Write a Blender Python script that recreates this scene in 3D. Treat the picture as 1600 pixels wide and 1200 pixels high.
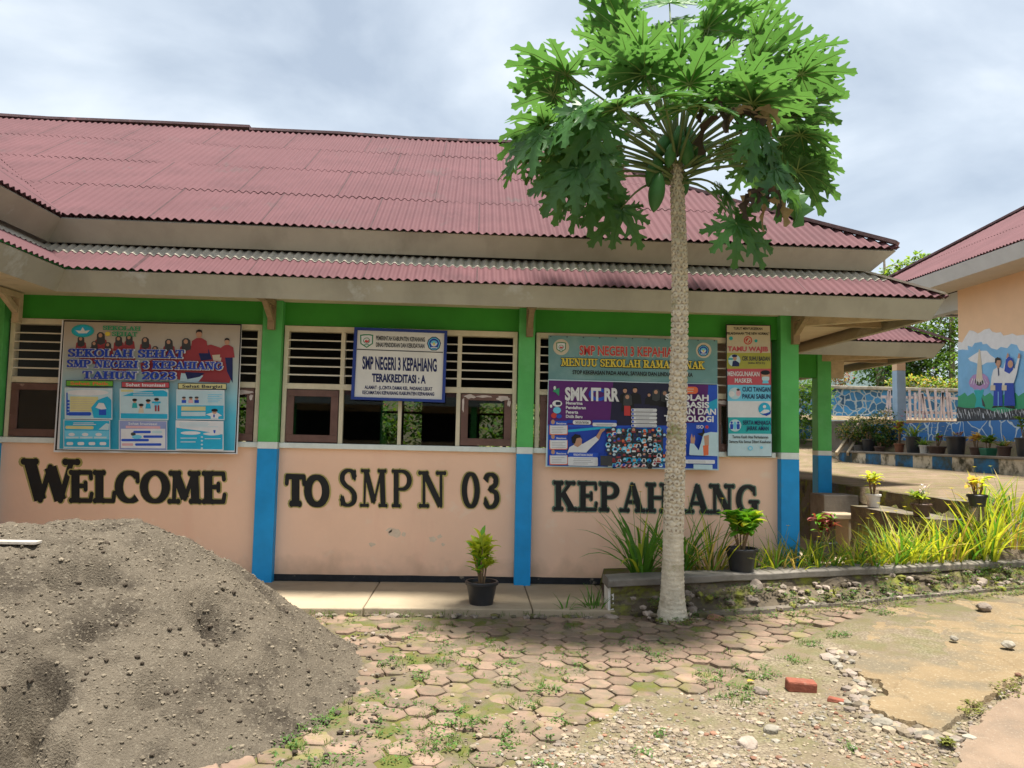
import bpy, bmesh, math, random
from math import sin, cos, pi, radians, sqrt, atan2, tan, exp, floor
from mathutils import Vector as V, noise as MN

SC = bpy.context.scene
COL = SC.collection
for _o in list(bpy.data.objects): bpy.data.objects.remove(_o)

# ------------------------------------------------------------------ camera
EYE = V((0, 0, 1.5)); PITCH, YAW, ROLL = radians(4.0), radians(2.8), radians(1.23)
_F = V((sin(YAW)*cos(PITCH), cos(YAW)*cos(PITCH), sin(PITCH)))
_r = V((cos(YAW), -sin(YAW), 0)); _u = _r.cross(_F)
_R = _r*cos(ROLL) + _u*sin(ROLL); _U = _u*cos(ROLL) - _r*sin(ROLL)
cam = bpy.data.cameras.new('camera'); camo = bpy.data.objects.new('camera', cam); COL.objects.link(camo)
from mathutils import Matrix
camo.matrix_world = Matrix(((_R.x, _U.x, -_F.x, 0), (_R.y, _U.y, -_F.y, 0), (_R.z, _U.z, -_F.z, 1.5), (0, 0, 0, 1)))
cam.sensor_width = 36; cam.lens = 27; cam.clip_start = .05; cam.clip_end = 2000
SC.camera = camo
# ------------------------------------------------------------------ light
SUN_D = V((.14, -.125, 1)).normalized()
sun = bpy.data.lights.new('sun', 'SUN'); suno = bpy.data.objects.new('sun', sun); COL.objects.link(suno)
sun.energy = 3.1; sun.angle = radians(8); sun.color = (1, .95, .86)
suno.rotation_euler = (-SUN_D).to_track_quat('-Z', 'Y').to_euler()
W = bpy.data.worlds.new('World'); SC.world = W; W.use_nodes = True
nt = W.node_tree; nd = nt.nodes; nd.clear()
def wn(t, **k):
    n = nd.new(t)
    for a, b in k.items(): setattr(n, a, b)
    return n
out = wn('ShaderNodeOutputWorld'); bg = wn('ShaderNodeBackground'); bg.inputs['Strength'].default_value = .12
sky = wn('ShaderNodeTexSky', sky_type='NISHITA', sun_disc=False, sun_elevation=math.asin(SUN_D.z), sun_rotation=atan2(SUN_D.x, SUN_D.y))
tc = wn('ShaderNodeTexCoord')
mp = wn('ShaderNodeMapping'); mp.inputs['Scale'].default_value = (1, 1, 1.7); mp.inputs['Location'].default_value = (.35, .2, .1)
nt.links.new(tc.outputs['Generated'], mp.inputs[0])
n1 = wn('ShaderNodeTexNoise'); n1.inputs['Scale'].default_value = 2.6; n1.inputs['Detail'].default_value = 9; n1.inputs['Roughness'].default_value = .5; n1.inputs['Distortion'].default_value = .25
nt.links.new(mp.outputs[0], n1.inputs[0])
r1 = wn('ShaderNodeValToRGB'); e = r1.color_ramp.elements
e[0].position = .36; e[0].color = (1.28, 1.48, 1.72, 1); e[1].position = .74; e[1].color = (3.2, 3.3, 3.3, 1)
k_ = r1.color_ramp.elements.new(.5); k_.color = (1.85, 2.05, 2.25, 1)
sx = wn('ShaderNodeSeparateXYZ'); nt.links.new(tc.outputs['Generated'], sx.inputs[0])
ma = wn('ShaderNodeMath', operation='MULTIPLY_ADD'); nt.links.new(sx.outputs[0], ma.inputs[0]); ma.inputs[1].default_value = -.12; nt.links.new(n1.outputs[0], ma.inputs[2]); nt.links.new(ma.outputs[0], r1.inputs[0])
mx = wn('ShaderNodeMix', data_type='RGBA'); mx.inputs[0].default_value = .9
nt.links.new(sky.outputs[0], mx.inputs[6]); nt.links.new(r1.outputs[0], mx.inputs[7])
nt.links.new(mx.outputs[2], bg.inputs[0]); nt.links.new(bg.outputs[0], out.inputs[0])
SC.view_settings.view_transform = 'Standard'; SC.view_settings.look = 'None'; SC.view_settings.gamma = 1
SC.view_settings.exposure = 1.7
SC.cycles.max_bounces = 8; SC.cycles.diffuse_bounces = 4; SC.cycles.transparent_max_bounces = 12
SC.cycles.use_denoising = True

# ------------------------------------------------------------------ helpers
def ray(u, v): return _F + _R*((u-800)/1200) + _U*((600-v)/1200)
def PY(u, v, y): d = ray(u, v); return EYE + d*(y/d.y)
def PX(u, v, x): d = ray(u, v); return EYE + d*(x/d.x)
def PZ(u, v, z): d = ray(u, v); return EYE + d*((z-1.5)/d.z)
def sm(a, b, x):
    t = max(0., min(1., (x-a)/(b-a))); return t*t*(3-2*t)
def nz(x, y, z=0): return MN.noise(V((x, y, z)))
def lerp(a, b, t): return a+(b-a)*t

LOCAL = set()   # things whose parts are modelled round their own base
def origin(o):
    p = V((0, 0, 0))
    q = o
    while q is not None:
        if q.name in LOCAL: return p
        q = q.parent
    while o is not None: p += o.location; o = o.parent
    return p
class MB:
    def __init__(s): s.v = []; s.f = []; s.m = []
    def add(s, vs, fs, m):
        o = len(s.v); s.v.extend(tuple(p) for p in vs)
        for f in fs: s.f.append([o+i for i in f]); s.m.append(m)
    def quad(s, a, b, c, d, m): s.add([a, b, c, d], [(0, 1, 2, 3)], m)
    def box(s, x0, x1, y0, y1, z0, z1, m):
        s.add([(x0,y0,z0),(x1,y0,z0),(x1,y1,z0),(x0,y1,z0),(x0,y0,z1),(x1,y0,z1),(x1,y1,z1),(x0,y1,z1)],
              [(0,3,2,1),(4,5,6,7),(0,1,5,4),(1,2,6,5),(2,3,7,6),(3,0,4,7)], m)
    def hexa(s, p, m):   # 8 points, bottom ring then top ring
        s.add(p, [(0,3,2,1),(4,5,6,7),(0,1,5,4),(1,2,6,5),(2,3,7,6),(3,0,4,7)], m)
    def beam(s, a, b, w, h, m, up=(0,0,1)):
        a = V(a); b = V(b); d = (b-a).normalized(); sd = d.cross(V(up)).normalized()*(w/2); uu = sd.cross(d).normalized()*(h/2)
        s.hexa([a-sd-uu, a+sd-uu, b+sd-uu, b-sd-uu, a-sd+uu, a+sd+uu, b+sd+uu, b-sd+uu], m)
    def tube(s, pts, rad, n, m, cap=True, fn=None):
        pts = [V(p) for p in pts]; o = len(s.v); k = len(pts)
        t0 = (pts[1]-pts[0]).normalized(); ref = V((1,0,0)) if abs(t0.x) < .8 else V((0,1,0))
        for i, p in enumerate(pts):
            t = (pts[min(i+1,k-1)]-pts[max(i-1,0)]).normalized()
            e1 = t.cross(ref).normalized(); e2 = t.cross(e1)
            r = rad[i] if isinstance(rad, (list, tuple)) else rad
            for j in range(n):
                a = 2*pi*j/n; rr = r+(fn(i, a) if fn else 0)
                s.v.append(tuple(p+e1*(cos(a)*rr)+e2*(sin(a)*rr)))
        for i in range(k-1):
            for j in range(n):
                s.f.append([o+i*n+j, o+i*n+(j+1) % n, o+(i+1)*n+(j+1) % n, o+(i+1)*n+j]); s.m.append(m)
        if cap:
            s.f.append([o+j for j in range(n)][::-1]); s.m.append(m)
            s.f.append([o+(k-1)*n+j for j in range(n)]); s.m.append(m)
    def lathe(s, prof, c, n, m):
        o = len(s.v); c = V(c)
        for r, z in prof:
            for j in range(n):
                a = 2*pi*j/n; s.v.append((c.x+r*cos(a), c.y+r*sin(a), c.z+z))
        for i in range(len(prof)-1):
            for j in range(n):
                s.f.append([o+i*n+j, o+i*n+(j+1) % n, o+(i+1)*n+(j+1) % n, o+(i+1)*n+j]); s.m.append(m)
    def disc(s, c, r, n, m, fn=None):
        c = V(c); s.add([c+V((r*cos(2*pi*j/n), r*sin(2*pi*j/n), 0)) for j in range(n)], [tuple(range(n))], m)
    def blade(s, base, az, el, L, w, droop, m, seg=5, fold=.25, twist=0, prof=None):
        p = V(base); h = V((cos(az), sin(az), 0)); sd = V((-sin(az), cos(az), 0))
        o = len(s.v); e = el
        for i in range(seg+1):
            t = i/seg
            ww = w*(prof(t) if prof else (1-t**2.2)*(.55+.45*min(1, t*4)))*.5
            up = V((0,0,1))*cos(e)-h*sin(e)
            sdd = sd*cos(twist*t)+up*sin(twist*t)
            s.v += [tuple(p-sdd*ww+up*(ww*fold)), tuple(p), tuple(p+sdd*ww+up*(ww*fold))]
            if i < seg:
                p = p+(h*cos(e)+V((0,0,1))*sin(e))*(L/seg); e -= droop/seg
        for i in range(seg):
            a = o+i*3
            s.f += [[a, a+1, a+4, a+3], [a+1, a+2, a+5, a+4]]; s.m += [m, m]
    def build(s, name, parent=None, smooth=False, bevel=0, kind=None, label=None):
        me = bpy.data.meshes.new(name); og = origin(parent) if parent else V((0,0,0))
        me.from_pydata([(x-og.x, y-og.y, z-og.z) for x, y, z in s.v], [], s.f)
        ms = []; ix = {}
        for q in s.m:
            if q not in ix: ix[q] = len(ms); ms.append(q)
        for q in ms: me.materials.append(MAT[q])
        me.polygons.foreach_set('material_index', [ix[q] for q in s.m])
        if smooth: me.polygons.foreach_set('use_smooth', [True]*len(s.f))
        me.update()
        ob = bpy.data.objects.new(name, me); COL.objects.link(ob); ob.parent = parent
        if bevel:
            b = ob.modifiers.new('b', 'BEVEL'); b.width = bevel; b.segments = 2; b.limit_method = 'ANGLE'
        if kind: ob['kind'] = kind
        if label: ob['label'] = label
        return ob
def local(o): LOCAL.add(o.name); return o
def tag(o, label, cat, group=None):
    o['label'] = label; o['category'] = cat
    if group: o['group'] = group
    return o
def thing(name, label, cat, loc=(0,0,0), group=None):
    o = bpy.data.objects.new(name, None); COL.objects.link(o); o.location = loc; o.empty_display_size = .1
    return tag(o, label, cat, group)
def dup(root, loc, rz=0, sc=1, label=None):
    r = root.copy(); COL.objects.link(r); r.location = loc; r.rotation_euler = (0,0,rz); r.scale = (sc,)*3 if not isinstance(sc, tuple) else sc
    if label: r['label'] = label
    for ch in list(root.children):
        c = ch.copy(); COL.objects.link(c); c.parent = r
        for g in ch.children:
            d = g.copy(); COL.objects.link(d); d.parent = c
    return r
_b = bmesh.new(); bmesh.ops.create_icosphere(_b, subdivisions=2, radius=1)
ICO2 = ([v.co.copy() for v in _b.verts], [tuple(v.index for v in f.verts) for f in _b.faces]); _b.free()
_b = bmesh.new(); bmesh.ops.create_icosphere(_b, subdivisions=1, radius=1)
ICO1 = ([v.co.copy() for v in _b.verts], [tuple(v.index for v in f.verts) for f in _b.faces]); _b.free()
def rock(mb, c, r, m, rg, flat=.65, hi=False):
    vs, fs = ICO2 if hi else ICO1
    k = V((rg.uniform(0,99), rg.uniform(0,99), rg.uniform(0,99))); a = rg.uniform(0, 6.28)
    sx, sy = rg.uniform(.75, 1.25), rg.uniform(.7, 1.1); out = []
    for p in vs:
        q = p*(1+.38*MN.noise(p*1.1+k)+.14*MN.noise(p*3+k)); x, y, z = q.x*sx*r, q.y*sy*r, q.z*flat*r
        out.append((c[0]+x*cos(a)-y*sin(a), c[1]+x*sin(a)+y*cos(a), c[2]+z))
    mb.add(out, fs, m)

# ------------------------------------------------------------------ materials
MAT = {}
def _mk(name):
    m = bpy.data.materials.new(name); m.use_nodes = True; t = m.node_tree; MAT[name] = m
    return m, t, t.nodes['Principled BSDF']
def _nn(t, ty, **k):
    n = t.nodes.new(ty)
    for a, b in k.items(): setattr(n, a, b)
    return n
def mat(name, col, rough=.8, sc=6, var=.18, col2=None, thr=.5, wid=.2, bump=.15, bsc=40, spec=.3, metal=0, island=0, third=None, streak=False):
    """base colour varied by world-space noise; col2 = second colour in patches; third=(colour, scale, thr, width) more patches"""
    m, t, b = _mk(name); L = t.links.new
    g = _nn(t, 'ShaderNodeNewGeometry'); pos = g.outputs['Position']
    def noise(s, det=5, st=None):
        n = _nn(t, 'ShaderNodeTexNoise'); n.inputs['Scale'].default_value = s; n.inputs['Detail'].default_value = det; n.inputs['Roughness'].default_value = .62
        if st:
            mpg = _nn(t, 'ShaderNodeMapping'); mpg.inputs['Scale'].default_value = st; L(pos, mpg.inputs[0]); L(mpg.outputs[0], n.inputs[0])
        else: L(pos, n.inputs[0])
        return n.outputs[0]
    def mixc(f, a, bb):
        x = _nn(t, 'ShaderNodeMix', data_type='RGBA')
        if isinstance(f, float): x.inputs[0].default_value = f
        else: L(f, x.inputs[0])
        for i, c in ((6, a), (7, bb)):
            if isinstance(c, tuple): x.inputs[i].default_value = (*c, 1)
            else: L(c, x.inputs[i])
        return x.outputs[2]
    def mr(f, a, c):
        x = _nn(t, 'ShaderNodeMapRange'); L(f, x.inputs[0]); x.inputs[1].default_value = a; x.inputs[2].default_value = c; return x.outputs[0]
    lo = tuple(c*(1-var) for c in col); hi = tuple(min(1, c*(1+var)) for c in col)
    c = mixc(mr(noise(sc), .3, .7), lo, hi)
    if col2: c = mixc(mr(noise(sc*.6+1.3, 8, (1,1,.15) if streak else None), thr, thr+wid), c, col2)
    if third: c = mixc(mr(noise(third[1], 8), third[2], third[2]+third[3]), c, third[0])
    if island:
        h = _nn(t, 'ShaderNodeHueSaturation'); v = _nn(t, 'ShaderNodeMapRange'); L(g.outputs['Random Per Island'], v.inputs[0]); v.inputs[3].default_value = 1-island; v.inputs[4].default_value = 1+island
        L(v.outputs[0], h.inputs['Value']); L(c, h.inputs['Color']); c = h.outputs[0]
    L(c, b.inputs['Base Color']); b.inputs['Roughness'].default_value = rough; b.inputs['Specular IOR Level'].default_value = spec; b.inputs['Metallic'].default_value = metal
    if bump:
        bp = _nn(t, 'ShaderNodeBump'); bp.inputs['Strength'].default_value = bump; bp.inputs['Distance'].default_value = .02; L(noise(bsc, 6), bp.inputs['Height']); L(bp.outputs[0], b.inputs['Normal'])
    return m
def flat(name, col, rough=.6, spec=.3): return mat(name, col, rough, 9, .06, bump=.05, bsc=25, spec=spec)
def leafmat(name, col, tr=.4, tcol=None, rough=.5, var=.25, sc=5, island=0):
    m = mat(name, col, rough, sc, var, bump=.08, bsc=60, spec=.35, island=island); t = m.node_tree; b = t.nodes['Principled BSDF']
    tl = _nn(t, 'ShaderNodeBsdfTranslucent'); tcol = tcol or (min(1, col[0]*2.2), min(1, col[1]*1.9), col[2]*.8)
    tl.inputs[0].default_value = (*tcol, 1)
    x = _nn(t, 'ShaderNodeMixShader'); x.inputs[0].default_value = tr
    t.links.new(b.outputs[0], x.inputs[1]); t.links.new(tl.outputs[0], x.inputs[2]); t.links.new(x.outputs[0], t.nodes['Material Output'].inputs[0])
    return m
def gradmat(name, z0, z1, stops, rough=.45):
    m, t, b = _mk(name); L = t.links.new
    g = _nn(t, 'ShaderNodeNewGeometry'); s = _nn(t, 'ShaderNodeSeparateXYZ'); L(g.outputs['Position'], s.inputs[0])
    r = _nn(t, 'ShaderNodeMapRange'); L(s.outputs[2], r.inputs[0]); r.inputs[1].default_value = z0; r.inputs[2].default_value = z1
    c = _nn(t, 'ShaderNodeValToRGB'); L(r.outputs[0], c.inputs[0]); e = c.color_ramp.elements
    e[0].position, e[0].color = stops[0][0], (*stops[0][1], 1); e[1].position, e[1].color = stops[-1][0], (*stops[-1][1], 1)
    for p, q in stops[1:-1]: k = e.new(p); k.color = (*q, 1)
    L(c.outputs[0], b.inputs['Base Color']); b.inputs['Roughness'].default_value = rough
    n = _nn(t, 'ShaderNodeTexNoise'); n.inputs['Scale'].default_value = 5; L(g.outputs['Position'], n.inputs[0])
    bp = _nn(t, 'ShaderNodeBump'); bp.inputs['Strength'].default_value = .35; bp.inputs['Distance'].default_value = .05; L(n.outputs[0], bp.inputs['Height']); L(bp.outputs[0], b.inputs['Normal'])
    return m
def stonemat(name, stone, joint, sc, wid=.06, rough=.6, var=.5):
    """painted rubble: voronoi cells with pale painted joints"""
    m, t, b = _mk(name); L = t.links.new
    g = _nn(t, 'ShaderNodeNewGeometry')
    n = _nn(t, 'ShaderNodeTexNoise'); n.inputs['Scale'].default_value = 3; L(g.outputs['Position'], n.inputs[0])
    ad = _nn(t, 'ShaderNodeMix', data_type='RGBA'); ad.blend_type = 'LINEAR_LIGHT'; ad.inputs[0].default_value = .12; L(g.outputs['Position'], ad.inputs[6]); L(n.outputs[1], ad.inputs[7])
    vo = _nn(t, 'ShaderNodeTexVoronoi', feature='DISTANCE_TO_EDGE'); vo.inputs['Scale'].default_value = sc; L(ad.outputs[2], vo.inputs[0])
    vc = _nn(t, 'ShaderNodeTexVoronoi'); vc.inputs['Scale'].default_value = sc; L(ad.outputs[2], vc.inputs[0])
    r = _nn(t, 'ShaderNodeMapRange'); L(vo.outputs[0], r.inputs[0]); r.inputs[1].default_value = wid*.6; r.inputs[2].default_value = wid
    sp = _nn(t, 'ShaderNodeSeparateColor'); L(vc.outputs['Color'], sp.inputs[0])
    x1 = _nn(t, 'ShaderNodeMix', data_type='RGBA'); L(sp.outputs[0], x1.inputs[0]); x1.inputs[6].default_value = (*[c*(1-var) for c in stone], 1); x1.inputs[7].default_value = (*[min(1, c*(1+var*.6)) for c in stone], 1)
    x2 = _nn(t, 'ShaderNodeMix', data_type='RGBA'); L(r.outputs[0], x2.inputs[0]); x2.inputs[6].default_value = (*joint, 1); L(x1.outputs[2], x2.inputs[7])
    L(x2.outputs[2], b.inputs['Base Color']); b.inputs['Roughness'].default_value = rough
    bp = _nn(t, 'ShaderNodeBump'); bp.inputs['Strength'].default_value = .6; bp.inputs['Distance'].default_value = .05; L(r.outputs[0], bp.inputs['Height']); L(bp.outputs[0], b.inputs['Normal'])
    return m

DIRT = (.2, .16, .12)
mat('peach', (.90, .60, .43), .75, 1.6, .05, col2=(.84, .50, .36), thr=.56, wid=.25, bump=.1, bsc=14, third=(( .90,.68,.52), 3.1, .6, .12), streak=True)
_t = MAT['peach'].node_tree; _bs = _t.nodes['Principled BSDF']; _src = _bs.inputs['Base Color'].links[0].from_socket
_g = _nn(_t, 'ShaderNodeNewGeometry'); _s = _nn(_t, 'ShaderNodeSeparateXYZ'); _t.links.new(_g.outputs['Position'], _s.inputs[0])
_n = _nn(_t, 'ShaderNodeTexNoise'); _n.inputs['Scale'].default_value = 4; _n.inputs['Detail'].default_value = 9; _t.links.new(_g.outputs['Position'], _n.inputs[0])
_m1 = _nn(_t, 'ShaderNodeMath', operation='MULTIPLY_ADD'); _t.links.new(_n.outputs[0], _m1.inputs[0]); _m1.inputs[1].default_value = -.75; _t.links.new(_s.outputs[2], _m1.inputs[2])
_r = _nn(_t, 'ShaderNodeMapRange'); _t.links.new(_m1.outputs[0], _r.inputs[0]); _r.inputs[1].default_value = -.36; _r.inputs[2].default_value = -.12; _r.inputs[3].default_value = .45; _r.inputs[4].default_value = 0
_x = _nn(_t, 'ShaderNodeMix', data_type='RGBA'); _t.links.new(_r.outputs[0], _x.inputs[0]); _t.links.new(_src, _x.inputs[6]); _x.inputs[7].default_value = (.40, .27, .17, 1); _t.links.new(_x.outputs[2], _bs.inputs['Base Color'])
mat('peach_far', (.80, .56, .36), .8, 1.2, .07, bump=.05)
mat('green', (.10, .46, .12), .55, 3, .12, col2=(.16, .54, .20), thr=.5, wid=.3, bump=.08)
mat('green_shaded', (.045, .30, .035), .6, 2, .12, bump=.06)  # column green made darker: the eave's shade is put into the colour
mat('blue', (.012, .30, .68), .5, 4, .1, col2=(.05, .3, .6), thr=.62, wid=.1, bump=.08)
mat('white_band', (.72, .78, .74), .6, 8, .1, bump=.05)
mat('black_base', (.018, .02, .024), .7, 9, .4, col2=(.2, .17, .13), thr=.63, wid=.05, bump=.2)
mat('cream', (.66, .60, .44), .6, 8, .1, col2=(.42, .36, .24), thr=.6, wid=.12, bump=.1)
mat('cream_slat', (.70, .66, .54), .6, 8, .08, bump=.05)
mat('brown_sash', (.145, .08, .066), .6, 7, .2, col2=(.33, .24, .2), thr=.64, wid=.06, bump=.12)
mat('flaked', (.55, .48, .44), .8, 12, .2)
mat('fascia', (.37, .35, .28), .75, 1.4, .12, col2=(.27, .255, .20), thr=.5, wid=.25, bump=.12, bsc=9, third=((.46, .46, .42), 2.2, .62, .08), streak=True)
mat('soffit', (.62, .54, .40), .8, 1.8, .1, col2=(.42, .33, .22), thr=.58, wid=.2, bump=.05)
mat('bracket', (.30, .22, .13), .7, 9, .25, bump=.2)
mat('bracket_pale', (.52, .42, .28), .7, 9, .2, bump=.15)
mat('dark', (.012, .013, .015), .9, 5, .2, bump=0)
mat('roof', (.118, .052, .058), .8, .9, .12, col2=(.088, .040, .045), thr=.5, wid=.25, bump=.1, bsc=30, third=((.085, .06, .06), 1.6, .6, .14), spec=.25)
mat('roof_joint', (.06, .03, .032), .85, 9, .3); mat('roof_lip', (.085, .04, .043), .85, 9, .3, bump=.1)
mat('roof_pale', (.46, .42, .34), .85, 5, .2, col2=(.35, .32, .27), thr=.52, wid=.25, bump=.15)
mat('ridge', (.15, .10, .10), .85, 4, .3, col2=(.33, .19, .19), thr=.55, wid=.1, bump=.2)
mat('roof_far', (.135, .06, .066), .8, 1.5, .12, bump=.1)
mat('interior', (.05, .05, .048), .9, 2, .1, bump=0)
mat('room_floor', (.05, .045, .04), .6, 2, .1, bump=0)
mat('concrete', (.38, .305, .21), .85, 1.6, .12, col2=(.25, .20, .14), thr=.56, wid=.2, bump=.2, bsc=50)
mat('old_concrete', (.17, .145, .115), .9, 2.5, .25, col2=(.115, .10, .045), thr=.5, wid=.15, bump=.5, bsc=22, third=((.24, .23, .04), 3.3, .62, .1))
mat('coping', (.20, .18, .155), .9, 2.2, .25, col2=(.11, .095, .075), thr=.5, wid=.2, bump=.35, bsc=30, third=((.34, .29, .23), 1.6, .6, .1))
mat('moss_face', (.12, .095, .065), .95, 5, .35, col2=(.20, .21, .035), thr=.5, wid=.12, bump=.7, bsc=18, third=((.06, .05, .04), 7, .58, .1))
mat('plastic_black', (.022, .023, .027), .42, 5, .2, bump=.03, spec=.5)
mat('plastic_brown', (.10, .06, .045), .5, 5, .2, bump=.03)
mat('plastic_green', (.03, .16, .09), .5, 5, .2, bump=.03)
mat('clay', (.26, .11, .06), .8, 8, .2, bump=.1)
mat('paint_white', (.66, .63, .58), .7, 7, .15, col2=(.36, .31, .25), thr=.6, wid=.1, bump=.1)
mat('soil', (.085, .06, .042), .95, 12, .4, bump=.8, bsc=30)
mat('brick', (.235, .075, .045), .85, 12, .25, col2=(.25, .13, .09), thr=.56, wid=.1, bump=.4, bsc=50)
mat('rock', (.27, .22, .18), .9, 6, .3, col2=(.16, .13, .10), thr=.5, wid=.2, bump=.5, bsc=30, island=.25)
mat('rock_pale', (.25, .225, .18), .9, 8, .25, bump=.4, bsc=40, island=.3)
mat('gravel', (.25, .20, .14), .9, 9, .25, bump=.3, bsc=60, island=.45)
mat('gravel_red', (.24, .125, .08), .9, 9, .25, bump=.3, bsc=60, island=.3)
mat('wood_grey', (.42, .38, .33), .8, 9, .2, bump=.2)
mat('bark', (.30, .26, .20), .9, 9, .3, col2=(.18, .14, .10), thr=.5, wid=.15, bump=.5, bsc=30)
mat('bark_dark', (.13, .10, .075), .9, 7, .3, bump=.5, bsc=25)

# ------------------------------------------------------------------ terrain
def yp(x): return 6.86+.235*(x-1.26)
def zb(x): return -.04+.032*max(0, x-1.3)
def G(x, y):
    f = -.05-.022*max(-3, min(6.5, 6.8-y))+(.032*max(0, min(8, x)-1.3))*sm(4, 7, y)+.012*nz(x*1.3, y*1.3)*sm(9, 7, y)
    if x < 1.2 and y > 6.7: f = lerp(f, -.09, sm(6.7, 6.95, y))
    if y > yp(x) and x > 1.38: f = lerp(f, zb(min(x, 7))+.2, sm(yp(x)+.02, yp(x)+.14, y))
    if x < 5.4:
        z = lerp(f, -.08, sm(8.1, 8.5, y)) if x > 1.2 else (f if y < 8 else -.08)
    else:
        z = lerp(f, .9+.065*(min(x, 8.2)-5.45)+.006*(min(y, 18)-8), sm(7.7, 8.7, y))
    if y > 18.6: z = lerp(z, 2.15, sm(18.9, 19.1, y)); z = lerp(z, 3.05, sm(21.9, 22.2, y))
    if y > 23: z += .08*(min(y, 70)-23)+.3*nz(x*.1, y*.1)
    if x > 9.3 and 8 < y < 19: z = max(z, 1.9)
    return z
def GF(x, y): return -.05-.022*max(-3, min(6.5, 6.8-y))+(.032*max(0, min(8, x)-1.3))*sm(4, 7, y)
def inpoly(x, y, pl):
    c = False; j = len(pl)-1
    for i in range(len(pl)):
        if (pl[i][1] > y) != (pl[j][1] > y) and x < (pl[j][0]-pl[i][0])*(y-pl[i][1])/(pl[j][1]-pl[i][1])+pl[i][0]: c = not c
        j = i
    return c
PAVE = [(p.x, p.y) for p in (PZ(u, v, -.07) for u, v in [(150,1240),(300,1080),(420,955),(560,957),(690,962),(860,958),(960,966),(1110,952),(1240,942),(1380,930),(1400,953),(1300,990),(1215,1010),(1165,1044),(1105,1078),(990,1080),(950,1110),(870,1145),(790,1195),(740,1240)])]
SLAB = [(p.x, p.y) for p in (PZ(u, v, -.06) for u, v in [(1395,958),(1360,985),(1352,1012),(1333,1040),(1345,1060),(1372,1066),(1386,1083),(1358,1094),(1362,1106),(1398,1121),(1440,1128),(1466,1138),(1500,1118),(1540,1092),(1600,1062),(1660,1032),(1660,950),(1600,944),(1480,945)])]
ROAD = [(p.x, p.y) for p in (PZ(u, v, -.1) for u, v in [(1480,1230),(1500,1165),(1540,1115),(1612,1066),(1700,1022),(1760,1100),(1800,1300)])]
SANDC = (-2.55, 5.15)
def axis(a, b, fine0, fine1, st, extra=()):
    s = [fine0]
    while s[-1] < fine1: s.append(s[-1]+st)
    d = st
    while s[-1] < b: d *= 1.3; s.append(s[-1]+d)
    d = st; l = [fine0]
    while l[-1] > a: d *= 1.3; l.append(l[-1]-d)
    return sorted(set(l[1:]+s+list(extra)))
xs = axis(-120, 160, -3.2, 6.2, .045, (5.37, 5.43)); ys = axis(-120, 240, 2.6, 9.2, .045)
mb = MB(); nx = len(xs)
vs = [(x, y, G(x, y)) for y in ys for x in xs]
fs = [(j*nx+i, j*nx+i+1, (j+1)*nx+i+1, (j+1)*nx+i) for j in range(len(ys)-1) for i in range(nx-1)]
m, t, b = _mk('ground'); L = t.links.new
MAT['ground'] = m
g = _nn(t, 'ShaderNodeNewGeometry'); at = _nn(t, 'ShaderNodeVertexColor', layer_name='kind'); sp = _nn(t, 'ShaderNodeSeparateColor'); L(at.outputs[0], sp.inputs[0])
def gno(s, d=8):
    n = _nn(t, 'ShaderNodeTexNoise'); n.inputs['Scale'].default_value = s; n.inputs['Detail'].default_value = d; n.inputs['Roughness'].default_value = .65; L(g.outputs['Position'], n.inputs[0]); return n.outputs[0]
def gmr(f, a, c, lo=0, hi=1):
    x = _nn(t, 'ShaderNodeMapRange'); L(f, x.inputs[0]); x.inputs[1].default_value = a; x.inputs[2].default_value = c; x.inputs[3].default_value = lo; x.inputs[4].default_value = hi; return x.outputs[0]
def gmix(f, a, c):
    x = _nn(t, 'ShaderNodeMix', data_type='RGBA'); L(f, x.inputs[0])
    for i, q in ((6, a), (7, c)):
        if isinstance(q, tuple): x.inputs[i].default_value = (*q, 1)
        else: L(q, x.inputs[i])
    return x.outputs[2]
def gmul(a, c):
    x = _nn(t, 'ShaderNodeMath', operation='MULTIPLY'); L(a, x.inputs[0]); L(c, x.inputs[1]); return x.outputs[0]
c_d = gmix(gmr(gno(5), .3, .7), (.11, .083, .058), (.20, .155, .105)); c_d = gmix(gmr(gno(70, 3), .4, .62), c_d, (.17, .138, .10))
vg = _nn(t, 'ShaderNodeTexVoronoi'); vg.inputs['Scale'].default_value = 55; L(g.outputs['Position'], vg.inputs[0])
c_g = gmix(gmr(vg.outputs['Distance'], .2, .7), (.30, .25, .175), (.17, .135, .095)); c_g = gmix(gmr(gno(2.4), .42, .6), c_g, (.19, .15, .10))
c_m = gmix(gmr(gno(9), .35, .65), (.14, .125, .03), (.09, .125, .025))
c_p = gmix(gmr(gno(1.7), .35, .65), (.27, .20, .14), (.19, .14, .095))
c = gmix(gmr(gno(4.1), .35, .55), c_d, c_d); c = gmix(sp.outputs[0], c_d, c_g); c = gmix(sp.outputs[2], c, c_p)
c = gmix(gmul(sp.outputs[1], gmr(gno(3.3), .44, .58)), c, c_m)
L(c, b.inputs['Base Color']); b.inputs['Roughness'].default_value = .95; b.inputs['Specular IOR Level'].default_value = .15
bp = _nn(t, 'ShaderNodeBump'); bp.inputs['Strength'].default_value = .8; bp.inputs['Distance'].default_value = .03; L(gno(28), bp.inputs['Height']); L(bp.outputs[0], b.inputs['Normal'])
inp = {}
for x, y, z in vs:
    pass
PV = [inpoly(x, y, PAVE) for x, y, z in vs]
vs = [(x, y, z-(.013-.024*nz(x*2.6, y*2.6, 4)-.016*nz(x*8, y*8, 1)+.006*sm(-.5, 1.5, x) if q else 0)) for (x, y, z), q in zip(vs, PV)]
mb.add(vs, fs, 'ground'); go = mb.build('ground', smooth=True, kind='structure')
ca = go.data.color_attributes.new('kind', 'FLOAT_COLOR', 'POINT'); cc = []
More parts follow.
